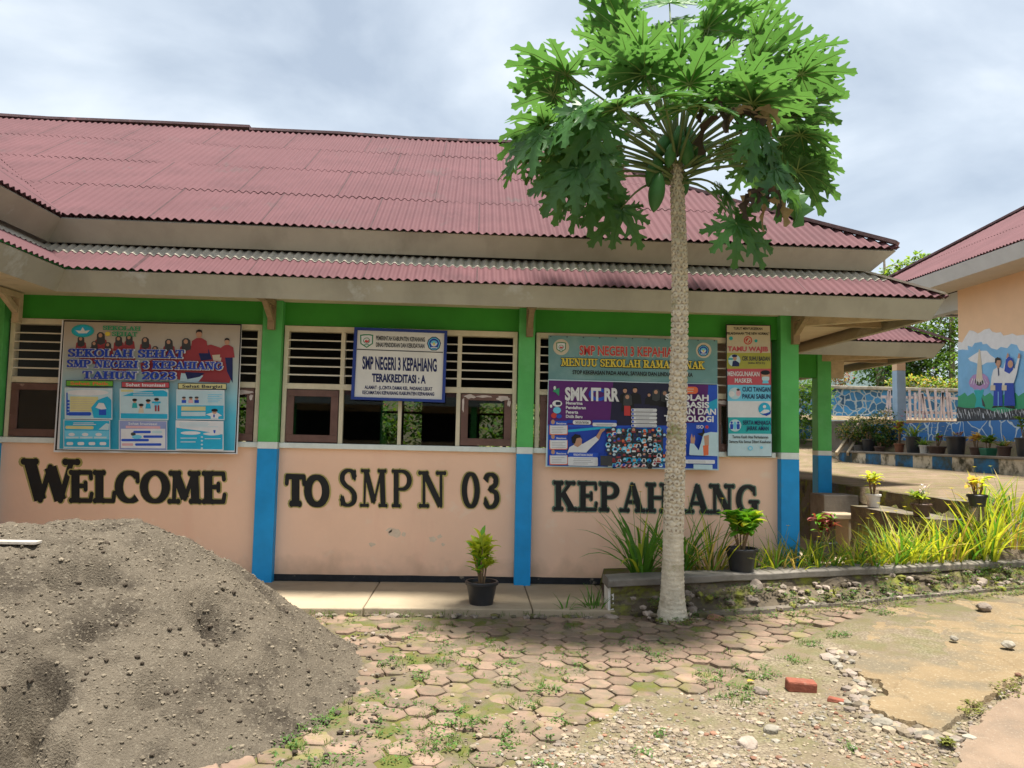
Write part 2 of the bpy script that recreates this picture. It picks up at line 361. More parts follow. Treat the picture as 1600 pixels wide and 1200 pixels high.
for (x, y, z), q in zip(vs, PV):
    gr = 0 if q else sm(6.4, 5.6, y-.25*(x-1.5))*(1 if x > -.9 else .2)
    mo = (.9 if q else .35) if y < 7.2 else .8
    if y > yp(x)-.6 and x > 1.4 and not q: mo = 1
    pt = sm(5.3, 5.6, x)*sm(8.2, 9, y)
    cc += [gr, mo*(1-pt*.6), pt, 1]
ca.data.foreach_set('color', cc)

# hexagonal paving, real blocks with sunk soil joints
mat('paver', (.235, .16, .115), .9, 7, .2, col2=(.165, .13, .09), thr=.42, wid=.2, bump=.5, bsc=45, island=.17, third=((.17, .15, .06), 4.4, .53, .14))
rg = random.Random(4); mb = MB(); R_ = .101; th = radians(-7)
for i in range(-50, 70):
    for j in range(-50, 70):
        a = i*1.5*R_; c = (j+(i % 2)*.5)*sqrt(3)*R_
        x = .6+a*cos(th)-c*sin(th); y = 5.5+a*sin(th)+c*cos(th)
        if not inpoly(x+rg.uniform(-.05, .05), y+rg.uniform(-.05, .05), PAVE): continue
        if rg.random() < (.14 if (x < .2 and y < 5.2) else .04): continue
        if rg.random() < .22 and x < -.45 and y < 4.9: continue
        z = G(x, y)+rg.uniform(-.008, .006)-(.010 if x < .1 and rg.random() < .6 else 0); rot = th+rg.uniform(-.06, .06); tx, ty = rg.gauss(0, .016), rg.gauss(0, .016)
        x += rg.uniform(-.006, .006); y += rg.uniform(-.006, .006); r0 = R_-rg.uniform(.003, .009)
        pts = []
        for rr, zz in ((r0, -.05), (r0, -.006), (r0-.009, 0)):
            for k in range(12):
                an = rot+k*pi/6; q = rr*(1 if k % 2 == 0 else .866)*(1+.025*nz(x*9+k, y*9))*(1 if k % 2 else .985)
                px, py = q*cos(an), q*sin(an); pts.append((x+px, y+py, z+zz+px*tx+py*ty))
        F = [(a0*12+k, a0*12+(k+1) % 12, a0*12+12+(k+1) % 12, a0*12+12+k) for a0 in (0, 1) for k in range(12)]
        F.append(tuple(24+k for k in range(12)))
        mb.add(pts, F, 'paver')
mb.build('paving', kind='structure')

def prism(mb, pl, zt, zbm, m, jit=0, rg=None):
    n = len(pl)
    top = [(x, y, zt(x, y)) for x, y in pl]; bot = [(x, y, zbm(x, y)) for x, y in pl]
    mb.add(bot+top, [tuple(range(n, 2*n))]+[(k, (k+1) % n, n+(k+1) % n, n+k) for k in range(n)], m)
def rough_poly(pl, step, amp, rg):
    o = []
    for i in range(len(pl)):
        a, b = pl[i], pl[(i+1) % len(pl)]; d = math.hypot(b[0]-a[0], b[1]-a[1]); k = max(1, int(d/step))
        for q in range(k):
            x, y = lerp(a[0], b[0], q/k), lerp(a[1], b[1], q/k)
            o.append((x+rg.uniform(-amp, amp), y+rg.uniform(-amp, amp)))
    return o
mat('slab', (.235, .17, .095), .92, 1.6, .18, col2=(.165, .135, .09), thr=.46, wid=.16, bump=.6, bsc=70, third=((.32, .26, .17), 45, .56, .1))
mat('road', (.25, .18, .125), .95, 4, .16, col2=(.19, .145, .105), thr=.5, wid=.2, bump=.6, bsc=80, third=((.30, .24, .18), 60, .58, .08))
def worn(name, pl, st, zt):
    '''grid sheet cut to a ragged outline; its rim drops like broken concrete'''
    x0, x1, y0, y1 = min(p[0] for p in pl)-.1, max(p[0] for p in pl)+.1, min(p[1] for p in pl)-.1, max(p[1] for p in pl)+.1
    nx, ny = int((x1-x0)/st), int((y1-y0)/st); vs = []; ins = []
    for j in range(ny+1):
        for i in range(nx+1):
            x, y = x0+i*st, y0+j*st; q = inpoly(x+.03*nz(x*9, y*9, 2)+.012*nz(x*30, y*30), y+.03*nz(x*9, y*9, 7)+.012*nz(x*30, y*30, 4), pl)
            ins.append(q); vs.append((x+rg.uniform(-.3, .3)*st, y+rg.uniform(-.3, .3)*st, zt(x, y) if q else GF(x, y)-.07))
    fs = []
    for j in range(ny):
        for i in range(nx):
            f = (j*(nx+1)+i, j*(nx+1)+i+1, (j+1)*(nx+1)+i+1, (j+1)*(nx+1)+i)
            if any(ins[k] for k in f): fs.append(f)
    mb = MB(); mb.add(vs, fs, 'slab' if name == 'concrete_slab' else 'road'); return mb.build(name, kind='structure')
crk = lambda x, y: -.008*exp(-((abs(nz(x*1.3+4, y*1.3))/.012)**2))
worn('concrete_slab', SLAB, .02, lambda x, y: GF(x, y)+lerp(.034, .001, sm(4.7, 5.9, y))+.012*nz(x*2.2, y*2.2, 3)+.004*nz(x*12, y*12)+crk(x, y))
worn('road', ROAD, .025, lambda x, y: GF(x, y)+.016+.006*nz(x*5, y*5)+.003*nz(x*20, y*20))
# concrete apron round the school
mb = MB()
xe = [-4.6, -2.2, -.92, .56, 1.3]
for k in range(4):
    mb.box(xe[k]+.004, xe[k+1]-.004, 6.83+.01*k, 8.06, -.14, -.004*(k % 2), 'concrete')
mb.box(1.304, 5.36, 7.62, 8.06, -.14, -.01, 'concrete'); mb.box(3.3, 5.36, 8.06, 17, -.14, -.006, 'concrete')
mb.build('pavement', kind='structure', bevel=.012)

# ------------------------------------------------------------------ corrugated sheets
def corr(mb, fn, nrm, a0, a1, lo, hi, brk, m, wl=.08, amp=.012, seg=6, mrow=None, dark_joint=0):
    """fn(a,b)->point on the roof plane; ridges run up the slope; rows overlap like real sheets"""
    n = int((a1-a0)/wl*seg); da = (a1-a0)/n; N = V(nrm)
    for r in range(len(brk)-1):
        mm = mrow[r] if mrow else m; prev = None
        for i in range(n+1):
            a = a0+i*da; b0 = max(lo(a), brk[r]-(.06 if r else 0)); b1 = min(hi(a), brk[r+1])
            ok = b1 > b0+.005; jn = (a/wl+13*10) % 13 < .22+.0 if r % 2 == 0 else (a/wl+6+130) % 13 < .22
            if ok:
                w = amp*cos(2*pi*a/wl)
                sheet = int(floor(a/(wl*13)+.31*r)); w += .0016*((sheet*7) % 3)
                lift = .005 if r else .0
                wob = .008*nz(a*.5, b0*.5+r*3)
                p0 = fn(a, b0)+N*(w+lift+wob); pm = fn(a, (b0+b1)/2)+N*(w+lift*.5+wob*.6); p1 = fn(a, b1)+N*(w+wob*.4)
                o = len(mb.v); mb.v += [tuple(p0-N*.006), tuple(p0), tuple(p0), tuple(pm), tuple(p1)]
                if prev is not None:
                    q = prev
                    mb.f += [[q, o, o+1, q+1], [q+2, o+2, o+3, q+3], [q+3, o+3, o+4, q+4]]; mq = 'roof_joint' if jn and mm == 'roof' else mm; mb.m += ['roof_lip', mq, mq]
                prev = o
            else: prev = None
TP = .656; TS = .62; BIG = 99
SCH = thing('school_building', 'long peach and green school block with pink corrugated roof and painted welcome lettering', 'school', (0, 8.05, 0))
# main roof: front slope, hip end, rear slope, wing slope
ux0, uy, uz, ux1 = -3.93, 7.33, 3.47, 4.2; HB = 3.43
nf = V((0, -TP, 1)).normalized()
brk = [0, .9, 1.78, 2.65, HB]
mb = MB(); zz = lambda x: uz+.012*max(0, -x)
corr(mb, lambda a, b: V((a, uy+b, zz(a)+b*TP)), nf, -9.5, ux1, lambda a: max(0, ux0-a), lambda a: min(HB, ux1-a), brk, 'roof')
corr(mb, lambda a, b: V((ux1-b, a, uz+b*TP)), V((TP, 0, 1)).normalized(), uy, uy+2*HB, lambda a: 0, lambda a: min(a-uy, uy+2*HB-a, HB), brk, 'roof')
corr(mb, lambda a, b: V((a, uy+2*HB-b, uz+b*TP)), V((0, TP, 1)).normalized(), -9.5, ux1, lambda a: 0, lambda a: min(HB, ux1-a), brk, 'roof')
corr(mb, lambda a, b: V((ux0-b, a, uz+.045+b*TP)), V((TP, 0, 1)).normalized(), 4.6, uy+HB, lambda a: max(0, a-uy), lambda a: 3.2, brk, 'roof')
rf = mb.build('roof', SCH, smooth=True)
rx = ux1-HB
mb = MB()
def cap(pts, w=.13):
    for a, b in zip(pts[:-1], pts[1:]): 
        mb.beam(V(a)+V((0,0,.02)), V(b)+V((0,0,.02)), w, .035, 'ridge')
rp = [(x, uy+HB, uz+HB*TP+.012*max(0, -x)+.015*sin(x*1.3)) for x in [-9.5, -7.5, -6, -4.5, -3.25]]; cap(rp)
rp = [(x, uy+HB, uz+HB*TP+.012*max(0, -x)-.02+.012*sin(x*2)) for x in [-3.25, -2, -1, 0, rx]]; cap(rp)
hp = [(lerp(ux1-.02, rx, t_), lerp(uy+.02, uy+HB, t_), lerp(uz, uz+HB*TP, t_)+.03-.05*sin(pi*t_)) for t_ in (0, .33, .66, 1)]; cap(hp)
cap([(ux1+.05, uy+2*HB+.05, uz), (rx, uy+HB, uz+HB*TP)])
mb.build('ridge_cap', rf)
# skirt roof over the eaves
lx0, ly, lz, lx1 = -3.70, 7.03, 2.93, 4.5; SB = .95
ns = V((0, -TS, 1)).normalized(); sb = [0, .40, SB]
mb = MB(); zs = lambda x: lz+.005*max(0, -x)
corr(mb, lambda a, b: V((a, ly+b, zs(a)+b*TS)), ns, lx0-SB, lx1, lambda a: max(0, lx0-a), lambda a: min(SB, lx1-a), sb, None, mrow=['roof', 'roof_pale'])
corr(mb, lambda a, b: V((lx1-b, a, lz+b*TS)), V((TS, 0, 1)).normalized(), ly, ly+7.4, lambda a: 0, lambda a: min(SB, a-ly), sb, None, mrow=['roof', 'roof_pale'])
corr(mb, lambda a, b: V((lx0-b, a, lz+.02+b*TS)), V((TS, 0, 1)).normalized(), 4.3, ly+SB, lambda a: max(0, a-ly), lambda a: SB, sb, None, mrow=['roof', 'roof_pale'])
sk = mb.build('skirt_roof', SCH, smooth=True)
mb = MB(); cap_pts = [(lerp(lx1-.02, lx1-SB+.1, t_), lerp(ly+.02, ly+SB-.1, t_), lz+.03+SB*.85*TS*t_) for t_ in (0, .5, 1)]
for a, b_ in zip(cap_pts[:-1], cap_pts[1:]): mb.beam(a, b_, .13, .02, 'roof_pale')
mb.build('hip_cap', sk)
# tilted fascia boards
def fascia(mb, pts_top, pts_bot, th_in):
    for (a, b_), (c, d) in zip(zip(pts_top[:-1], pts_top[1:]), zip(pts_bot[:-1], pts_bot[1:])):
        a, b_, c, d = map(V, (a, b_, c, d)); n = (b_-a).cross(c-a).normalized()*th_in
        mb.hexa([c, d, d-n, c-n, a, b_, b_-n, a-n], 'fascia')
mb = MB()
fascia(mb, [(lx0-.02, 4.4, 2.945), (lx0-.02, ly+.02, 2.93), (lx1-.03, ly+.03, 2.905), (lx1-.03, 14.3, 2.91)],
           [(lx0-.14, 4.4, 2.75), (lx0-.14, ly+.12, 2.745), (lx1-.11, ly+.12, 2.718), (lx1-.11, 14.2, 2.73)], -.03)
mb.build('fascia_board', SCH)
mb = MB()
fascia(mb, [(ux0-.02, 4.7, 3.49), (ux0-.02, uy+.02, 3.48), (ux1-.03, uy+.03, 3.44), (ux1-.03, 14.1, 3.44)],
           [(ux0-.20, 4.7, 3.29), (ux0-.20, uy+.17, 3.285), (ux1-.21, uy+.17, 3.262), (ux1-.21, 14.0, 3.27)], -.03)
mb.build('fascia_board', SCH)
# soffit boards and braces under the eaves
mb = MB()
mb.box(-4.9, 4.36, 7.2, 8.049, 2.86, 2.88, 'soffit'); mb.box(3.44, 4.36, 8.049, 14.2, 2.86, 2.88, 'soffit')
mb.box(-4.9, -3.87, 4.4, 7.2, 2.865, 2.885, 'soffit')
mb.box(-4.5, 3.9, 7.55, 7.6, 3.27, 3.29, 'dark'); mb.box(3.85, 3.9, 7.6, 13.8, 3.27, 3.29, 'dark')  # near-black strips paint the shadow gap below the upper fascia
mb.build('soffit', SCH)
mb = MB()
mb.beam((3.4, 8.03, 2.80), (4.33, 7.22, 2.80), .09, .10, 'bracket_pale'); mb.beam((3.5, 7.98, 2.81), (4.33, 7.98, 2.81), .07, .1, 'bracket')
mb.build('eave_brace', SCH)
# walls
mb = MB()
mb.box(-4.97, 3.42, 8.05, 8.2, 0, 1.36, 'peach'); mb.build('wall', SCH)
mb = MB(); mb.box(-4.97, 3.42, 8.05, 8.2, 2.61, 3.5, 'green_shaded'); mb.build('beam', SCH)
mb = MB()
mb.box(3.27, 3.42, 8.201, 13.6, 0, 3.5, 'peach')
mb.box(-9, -4.97, 8.05, 8.2, 0, 3.5, 'peach'); mb.box(-5.1, -4.965, 4.6, 8.049, 0, 3.4, 'peach')
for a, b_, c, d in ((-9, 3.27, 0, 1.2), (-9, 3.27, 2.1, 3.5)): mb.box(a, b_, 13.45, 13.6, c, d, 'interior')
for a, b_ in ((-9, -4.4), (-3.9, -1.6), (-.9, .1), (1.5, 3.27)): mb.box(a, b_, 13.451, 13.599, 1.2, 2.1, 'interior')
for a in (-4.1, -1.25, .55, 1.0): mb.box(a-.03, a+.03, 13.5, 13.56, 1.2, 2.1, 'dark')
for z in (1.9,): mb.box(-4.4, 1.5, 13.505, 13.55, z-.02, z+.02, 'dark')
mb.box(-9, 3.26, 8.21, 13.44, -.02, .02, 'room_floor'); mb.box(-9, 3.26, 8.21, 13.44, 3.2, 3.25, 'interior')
mb.build('classroom_wall', SCH)
mb = MB(); rgb = random.Random(2)
x = -4.76
while x < 3.3:
    w = rgb.uniform(.05, .16); mb.hexa([(x,8.043,0),(x+w,8.043,0),(x+w,8.052,0),(x,8.052,0),(x,8.046,.065+.012*nz(x*4,1)),(x+w,8.046,.065+.012*nz((x+w)*4,1)),(x+w,8.052,.065),(x,8.052,.065)], 'black_base'); x += w
mb.build('base_strip', SCH)
mb = MB()
for a, b_ in ((-4.76, -2.2), (-1.985, .448), (.624, 3.2)): mb.box(a, b_, 8.0, 8.06, 1.345, 1.40, 'white_band')
mb.build('window_sill', SCH, bevel=.006)
def column(x0, x1, y0=7.95, y1=8.056, par=None, h=2.86):
    mb = MB(); mb.box(x0, x1, y0, y1, -.01, 1.335, 'blue'); mb.box(x0, x1, y0, y1, 1.335, 1.405, 'white_band'); mb.box(x0, x1, y0, y1, 1.405, h, 'green')
    return mb.build('column', par, bevel=.006)
for x0, x1 in ((-4.96, -4.765), (-2.19, -1.99), (.452, .62), (3.235, 3.432)):
    c = column(x0, x1, 7.95, 8.06 if x1 < 3 else 8.2, SCH)
for xc, pale in ((-4.62, 1), (-2.09, 0), (.56, 0), (3.38, 0)):
    mb = MB(); m_ = 'bracket_pale' if pale else 'bracket'
    mb.box(xc-.035, xc+.035, 7.88, 7.949, 2.55, 2.85, m_); mb.beam((xc, 7.9, 2.66), (xc, 7.62, 2.82), .055, .06, m_); mb.box(xc-.04, xc+.04, 7.2, 7.88, 2.79, 2.85, m_)
    mb.build('bracket', SCH, bevel=.004)
# windows
m, t, b = _mk('glass'); gl = _nn(t, 'ShaderNodeBsdfGlossy'); gl.inputs['Roughness'].default_value = .02; gl.inputs[0].default_value = (.8, .85, .85, 1)
tr_ = _nn(t, 'ShaderNodeBsdfTransparent'); tr_.inputs[0].default_value = (.42, .46, .45, 1)
fr = _nn(t, 'ShaderNodeFresnel'); fr.inputs[0].default_value = 1.5; ms = _nn(t, 'ShaderNodeMixShader')
t.links.new(fr.outputs[0], ms.inputs[0]); t.links.new(tr_.outputs[0], ms.inputs[1]); t.links.new(gl.outputs[0], ms.inputs[2]); t.links.new(ms.outputs[0], t.nodes['Material Output'].inputs[0])
def window(x0, x1, frac):
    w = x1-x0; mu = [x0+w*f for f in frac]; T = .045
    mb = MB(); zt, zm, zb_ = 2.605, 1.985, 1.40
    mb.box(x0, x1, 8.02, 8.12, zt-.05, zt+.008, 'cream'); mb.box(x0+T, x1-T, 8.022, 8.118, zm-.03, zm+.03, 'cream')
    mb.box(x0, x0+T, 8.024, 8.119, zb_, zt-.05, 'cream'); mb.box(x1-T, x1, 8.024, 8.119, zb_, zt-.05, 'cream')
    for a in mu[:2]: mb.box(a-T/2, a+T/2, 8.026, 8.116, zb_, zt-.05, 'cream')
    a = mu[2]; mb.box(a-T*.42, a+T*.42, 8.03, 8.1, zb_, zm-.03, 'cream')
    fr = mb.build('window', SCH, bevel=.004)
    mb = MB()
    ed = [x0+T, mu[0]-T/2, mu[0]+T/2, mu[1]-T/2, mu[1]+T/2, x1-T]
    for k in range(3):
        for i in range(5):
            z = zm+.03+(zt-.05-zm-.03)*(i+1)/6
            mb.hexa([(ed[2*k],8.035,z-.008),(ed[2*k+1],8.035,z-.008),(ed[2*k+1],8.085,z-.002),(ed[2*k],8.085,z-.002),(ed[2*k],8.035,z+.006),(ed[2*k+1],8.035,z+.006),(ed[2*k+1],8.085,z+.012),(ed[2*k],8.085,z+.012)], 'cream_slat')
    mb.build('louvre', fr)
    for k, fl in ((0, 0), (2, 1)):
        a, c = ed[2*k]+.006, ed[2*k+1]-.006; z0, z1 = zb_+.01, zm-.036; s = .075; mb = MB()
        mb.box(a, c, 8.012, 8.05, z1-s*.9, z1, 'brown_sash'); mb.box(a, c, 8.012, 8.05, z0, z0+s, 'brown_sash'); mb.box(a, a+s, 8.013, 8.049, z0+s, z1-s*.9, 'brown_sash'); mb.box(c-s, c, 8.013, 8.049, z0+s, z1-s*.9, 'brown_sash')
        if fl:
            def flake(x0, x1, z0, z1):
                pts = [(lerp(x0, x1, .5+.5*cos(q*pi/7)*rgb.uniform(.6, 1.1)), lerp(z0, z1, .5+.5*sin(q*pi/7)*rgb.uniform(.5, 1.1))) for q in range(14)]
                mb.add([(px, 8.0108, pz) for px, pz in pts], [tuple(range(14))], 'flaked')
            flake(a+.02, a+.16, z1-.055, z1-.005); flake(a+.14, a+.33, z1-.04, z1-.012); flake(a+.36, c-.01, z1-.075, z1-.01); flake(a+.008, a+.035, z1-.2, z1-.03); flake(c-.05, c-.008, z1-.13, z1-.05)
        sh = mb.build('sash', fr, bevel=.004)
        mb = MB(); mb.box(a+s, c-s, 8.028, 8.032, z0+s, z1-s*.9, 'glass'); mb.build('pane', sh)
    for a, c in ((ed[2], mu[2]-T*.42), (mu[2]+T*.42, ed[3])):
        mb = MB(); mb.box(a, c, 8.062, 8.066, zb_, zm-.03, 'glass'); mb.build('pane', fr)
window(-4.74, -2.21, (.27, .74, .5)); window(-1.98, .443, (.25, .75, .5)); window(.64, 3.14, (.25, .75, .5))

# ------------------------------------------------------------------ lettering and printed sheets
_tc = {}
def text2d(s, off=0.0):
    key = (s, off)
    if key in _tc: return _tc[key]
    c = bpy.data.curves.new('t', 'FONT'); c.body = s; c.fill_mode = 'FRONT'; c.offset = off; c.resolution_u = 3
    o = bpy.data.objects.new('t', c); COL.objects.link(o); bpy.context.view_layer.update()
    me = bpy.data.meshes.new_from_object(o.evaluated_get(bpy.context.evaluated_depsgraph_get()))
    v = [(p.co.x, p.co.y) for p in me.vertices]; f = [tuple(p.vertices) for p in me.polygons]
    bpy.data.objects.remove(o); bpy.data.curves.remove(c); bpy.data.meshes.remove(me)
    _tc[key] = (v, f); return v, f
def cat(pts, n=5):
    o = []; P = [pts[0]]+list(pts)+[pts[-1]]
    for i in range(1, len(P)-2):
        for k in range(n):
            t = k/n; a, b, c, d = P[i-1], P[i], P[i+1], P[i+2]
            o.append(tuple(.5*((2*b[q])+(-a[q]+c[q])*t+(2*a[q]-5*b[q]+4*c[q]-d[q])*t*t+(-a[q]+3*b[q]-3*c[q]+d[q])*t**3) for q in (0, 1)))
    o.append(tuple(pts[-1])); return o
def arc(cx, cy, rx, ry, a0, a1, n=20): return [(cx+rx*cos(radians(lerp(a0, a1, i/n))), cy+ry*sin(radians(lerp(a0, a1, i/n)))) for i in range(n+1)]
# slab letter: width, strokes (kind, points): T thick stem, t thin bar, V varying curve; serif points
GLYPH = {
 'W': (1.25, [('T', [(.13,1),(.38,0)]), ('t', [(.38,0),(.62,.86)]), ('T', [(.62,.86),(.86,0)]), ('t', [(.86,0),(1.12,1)])], [(.13,1),(1.12,1)]),
 'E': (.78, [('T', [(.2,0),(.2,1)]), ('t', [(.2,1),(.72,1),(.74,.8)]), ('t', [(.2,.52),(.55,.52)]), ('t', [(.55,.63),(.55,.4)]), ('t', [(.2,0),(.72,0),(.76,.24)])], [(.2,1),(.2,0)]),
 'L': (.74, [('T', [(.2,0),(.2,1)]), ('t', [(.2,0),(.68,0),(.72,.28)])], [(.2,1),(.2,0)]),
 'C': (.84, [('V', arc(.46,.5,.37,.5,48,312)), ('t', [(.72,.95),(.74,.7)])], []),
 'O': (.9, [('V', arc(.45,.5,.38,.5,-8,368,28))], []),
 'M': (1.1, [('t', [(.16,0),(.2,1)]), ('T', [(.22,1),(.54,.1)]), ('t', [(.54,.1),(.84,1)]), ('T', [(.86,1),(.9,0)])], [(.16,0),(.9,0),(.2,1),(.86,1)]),
 'T': (.86, [('T', [(.43,0),(.43,1)]), ('t', [(.06,.76),(.08,1),(.78,1),(.8,.76)])], [(.43,0)]),
 'S': (.72, [('V', cat([(.62,.78),(.52,.96),(.34,1),(.16,.9),(.13,.72),(.26,.57),(.46,.46),(.6,.3),(.57,.1),(.38,0),(.2,.04),(.1,.22)])), ('t', [(.63,.98),(.62,.76)]), ('t', [(.1,.02),(.1,.24)])], []),
 'P': (.8, [('T', [(.2,0),(.2,1)]), ('V', [(.2,1)]+arc(.42,.74,.3,.26,90,-90,14)+[(.2,.48)])], [(.2,0),(.2,1)]),
 'N': (.98, [('t', [(.17,0),(.17,1)]), ('T', [(.19,1),(.76,0)]), ('t', [(.78,0),(.78,1)])], [(.17,0),(.15,1),(.78,1)]),
 '0': (.76, [('V', arc(.38,.5,.28,.5,-8,368,28))], []),
 '3': (.7, [('V', cat([(.1,.8),(.2,.96),(.38,1),(.55,.88),(.52,.68),(.32,.54),(.54,.44),(.6,.22),(.46,.03),(.24,0),(.08,.18)])), ('t', [(.08,.1),(.1,.24)])], []),
 '2': (.72, [('V', cat([(.1,.74),(.16,.93),(.36,1),(.56,.9),(.58,.7),(.44,.44),(.12,.04)])), ('t', [(.1,0),(.62,0),(.65,.22)])], []),
 'K': (.92, [('T', [(.2,0),(.2,1)]), ('t', [(.24,.42),(.7,1)]), ('T', [(.4,.58),(.76,0)])], [(.2,0),(.2,1),(.7,1),(.78,0)]),
 'A': (.94, [('t', [(.16,0),(.46,1)]), ('T', [(.46,1),(.8,0)]), ('t', [(.26,.32),(.66,.32)])], [(.14,0),(.8,0)]),
 'H': (.98, [('T', [(.2,0),(.2,1)]), ('T', [(.78,0),(.78,1)]), ('t', [(.2,.5),(.78,.5)])], [(.2,0),(.2,1),(.78,0),(.78,1)]),
 'I': (.46, [('T', [(.23,0),(.23,1)])], [(.23,0),(.23,1)]),
 'G': (.9, [('V', arc(.46,.5,.37,.5,48,330)), ('t', [(.72,.95),(.74,.72)]), ('T', [(.75,.06),(.75,.4)]), ('t', [(.55,.42),(.88,.42)])], []),
 'R': (.88, [('T', [(.2,0),(.2,1)]), ('V', [(.2,1)]+arc(.42,.75,.28,.25,90,-90,14)+[(.2,.5)]), ('T', [(.42,.5),(.7,0)])], [(.2,0),(.2,1),(.74,0)]),
 'U': (.92, [('T', [(.2,1),(.2,.35)]), ('V', arc(.47,.35,.27,.35,180,360,14)), ('t', [(.74,.35),(.74,1)])], [(.2,1),(.74,1)]),
 'J': (.6, [('T', [(.38,1),(.38,.25)]), ('V', arc(.21,.25,.17,.25,0,-150,10))], [(.38,1)]),
 'B': (.84, [('T', [(.2,0),(.2,1)]), ('V', [(.2,1)]+arc(.4,.76,.24,.24,90,-90,12)+[(.2,.52)]), ('V', [(.2,.52)]+arc(.42,.26,.3,.26,90,-90,12)+[(.2,0)])], [(.2,0),(.2,1)]),
 'D': (.9, [('T', [(.2,0),(.2,1)]), ('V', [(.2,1)]+arc(.38,.5,.4,.5,90,-90,18)+[(.2,0)])], [(.2,0),(.2,1)]),
 'Y': (.9, [('T', [(.44,0),(.44,.45)]), ('T', [(.14,1),(.44,.45)]), ('t', [(.44,.45),(.76,1)])], [(.44,0),(.14,1),(.76,1)]),
}
def slab2d(s, T=.2, t=.11, serif=.19, blob=True, gap=.04, space=.45):
    """list of convex pieces (each a point list) in cap-height units, plus the total width"""
    P = []; x = 0
    def rib(pts, wf):
        n = len(pts); L_, R_2 = [], []
        for i, p in enumerate(pts):
            a, b = pts[max(0, i-1)], pts[min(n-1, i+1)]; dx, dy = b[0]-a[0], b[1]-a[1]; d = math.hypot(dx, dy) or 1
            w = wf(dx/d, dy/d)/2; L_.append((p[0]-dy/d*w, p[1]+dx/d*w)); R_2.append((p[0]+dy/d*w, p[1]-dx/d*w))
        for i in range(n-1): P.append([L_[i], R_2[i], R_2[i+1], L_[i+1]])
    def dot(p, r): P.append([(p[0]+r*cos(q*pi/5), p[1]+r*sin(q*pi/5)) for q in range(10)])
    for ch in s:
        if ch == ' ': x += space; continue
        w, st, sf = GLYPH[ch]; h = t
        fx = lambda p: (x+p[0], h/2+p[1]*(1-h))
        for k, pts in st:
            q = [fx(p) for p in pts]
            if k == 'V': rib(q, lambda dx, dy: t+(T-t)*abs(dy)**1.3)
            else:
                wd = T if k == 'T' else t
                for a, b in zip(q[:-1], q[1:]): rib([a, b], lambda dx, dy: wd)
                if k == 't':
                    for p in q: dot(p, wd*.52)
        for p in sf:
            p = fx(p); rib([(p[0]-serif, p[1]), (p[0]+serif, p[1])], lambda dx, dy: t)
            if blob:
                for sg in (-1, 1): dot((p[0]+sg*serif, p[1]), t*.62)
        x += w+gap
    return P, x
class Sheet:
    """flat printed surface: photo points are projected once onto the real plane it hangs in, layers a fraction of a millimetre apart"""
    def __init__(s, plane, n, eps=.0002): s.pl = plane; s.n = V(n); s.k = 1; s.eps = eps; s.mb = {}; s.o = (0, 0, 1); s.off = 0
    def crop(s, ox, oy, sc): s.o = (ox, oy, sc)
    def P(s, x, y): return s.pl(s.o[0]+x/s.o[2], s.o[1]+y/s.o[2])+s.n*(s.k*s.eps+s.off)
    def b(s, part): return s.mb.setdefault(part, MB())
    def poly(s, part, m, pts): s.k += 1; s.b(part).add([s.P(*p) for p in pts], [tuple(range(len(pts)))], m)
    def rect(s, part, m, x0, y0, x1, y1, sk=0): s.poly(part, m, [(x0, y0), (x1, y0+sk), (x1, y1+sk), (x0, y1)])
    def rrect(s, part, m, x0, y0, x1, y1, r, sk=0):
        pts = []
        for cx, cy, a in ((x1-r, y0+r, 270), (x1-r, y1-r, 0), (x0+r, y1-r, 90), (x0+r, y0+r, 180)):
            for q in range(4):
                an = radians(a+q*30); px = cx+r*cos(an); pts.append((px, cy+r*sin(an)+sk*(px-x0)/(x1-x0)))
        s.poly(part, m, pts)
    def ell(s, part, m, cx, cy, rx, ry, n=18): s.poly(part, m, [(cx+rx*cos(2*pi*i/n), cy+ry*sin(2*pi*i/n)) for i in range(n)])
    def text(s, part, m, st, x0, yb0, x1, yb1, h, bold=.02, shear=0, vt=True):
        v, f = text2d(st, bold); s.k += 1
        a, c = min(p[0] for p in v), max(p[0] for p in v); cap_h = .73
        pts = []
        for px, py in v:
            t = (px-a)/(c-a); q = py/cap_h
            pts.append(s.P(lerp(x0, x1, t)+shear*q*h, lerp(yb0, yb1, t)-q*h))
        s.b(part).add(pts, f, m)
    def slab(s, part, m, st, x0, yb0, x1, yb1, h, grow=0, shear=0, dy=0, **kw):
        if grow: kw['T'] = kw.get('T', .2)+grow; kw['t'] = kw.get('t', .11)+grow
        P, w = slab2d(st, **kw); w -= .04
        for p in P:
            s.k += .12
            s.b(part).add([s.P(lerp(x0, x1, a/w)+shear*c*h, lerp(yb0, yb1, a/w)-c*h+dy) for a, c in p], [tuple(range(len(p)))], m)
        s.k += 1
    def lines(s, part, m, x0, y0, x1, y1, n, th, rg, sk=0):
        for i in range(n):
            y = lerp(y0, y1, i/max(1, n-1)); a = x0+rg.random()*.06*(x1-x0); c = x1-rg.random()*.3*(x1-x0)
            s.rect(part, m, a, y, c, y+th, sk*(c-a)/(x1-x0))
    def done(s, parent):
        return {k: v.build(k, parent) for k, v in s.mb.items()}
def backing(name, parent, sheet_pts, n, th, m, **k):
    mb = MB(); p = [V(q) for q in sheet_pts]; n = V(n)
    mb.hexa([q-n*th for q in (p[3], p[2], p[1], p[0])]+[p[3], p[2], p[1], p[0]], m); return mb.build(name, parent, **k)
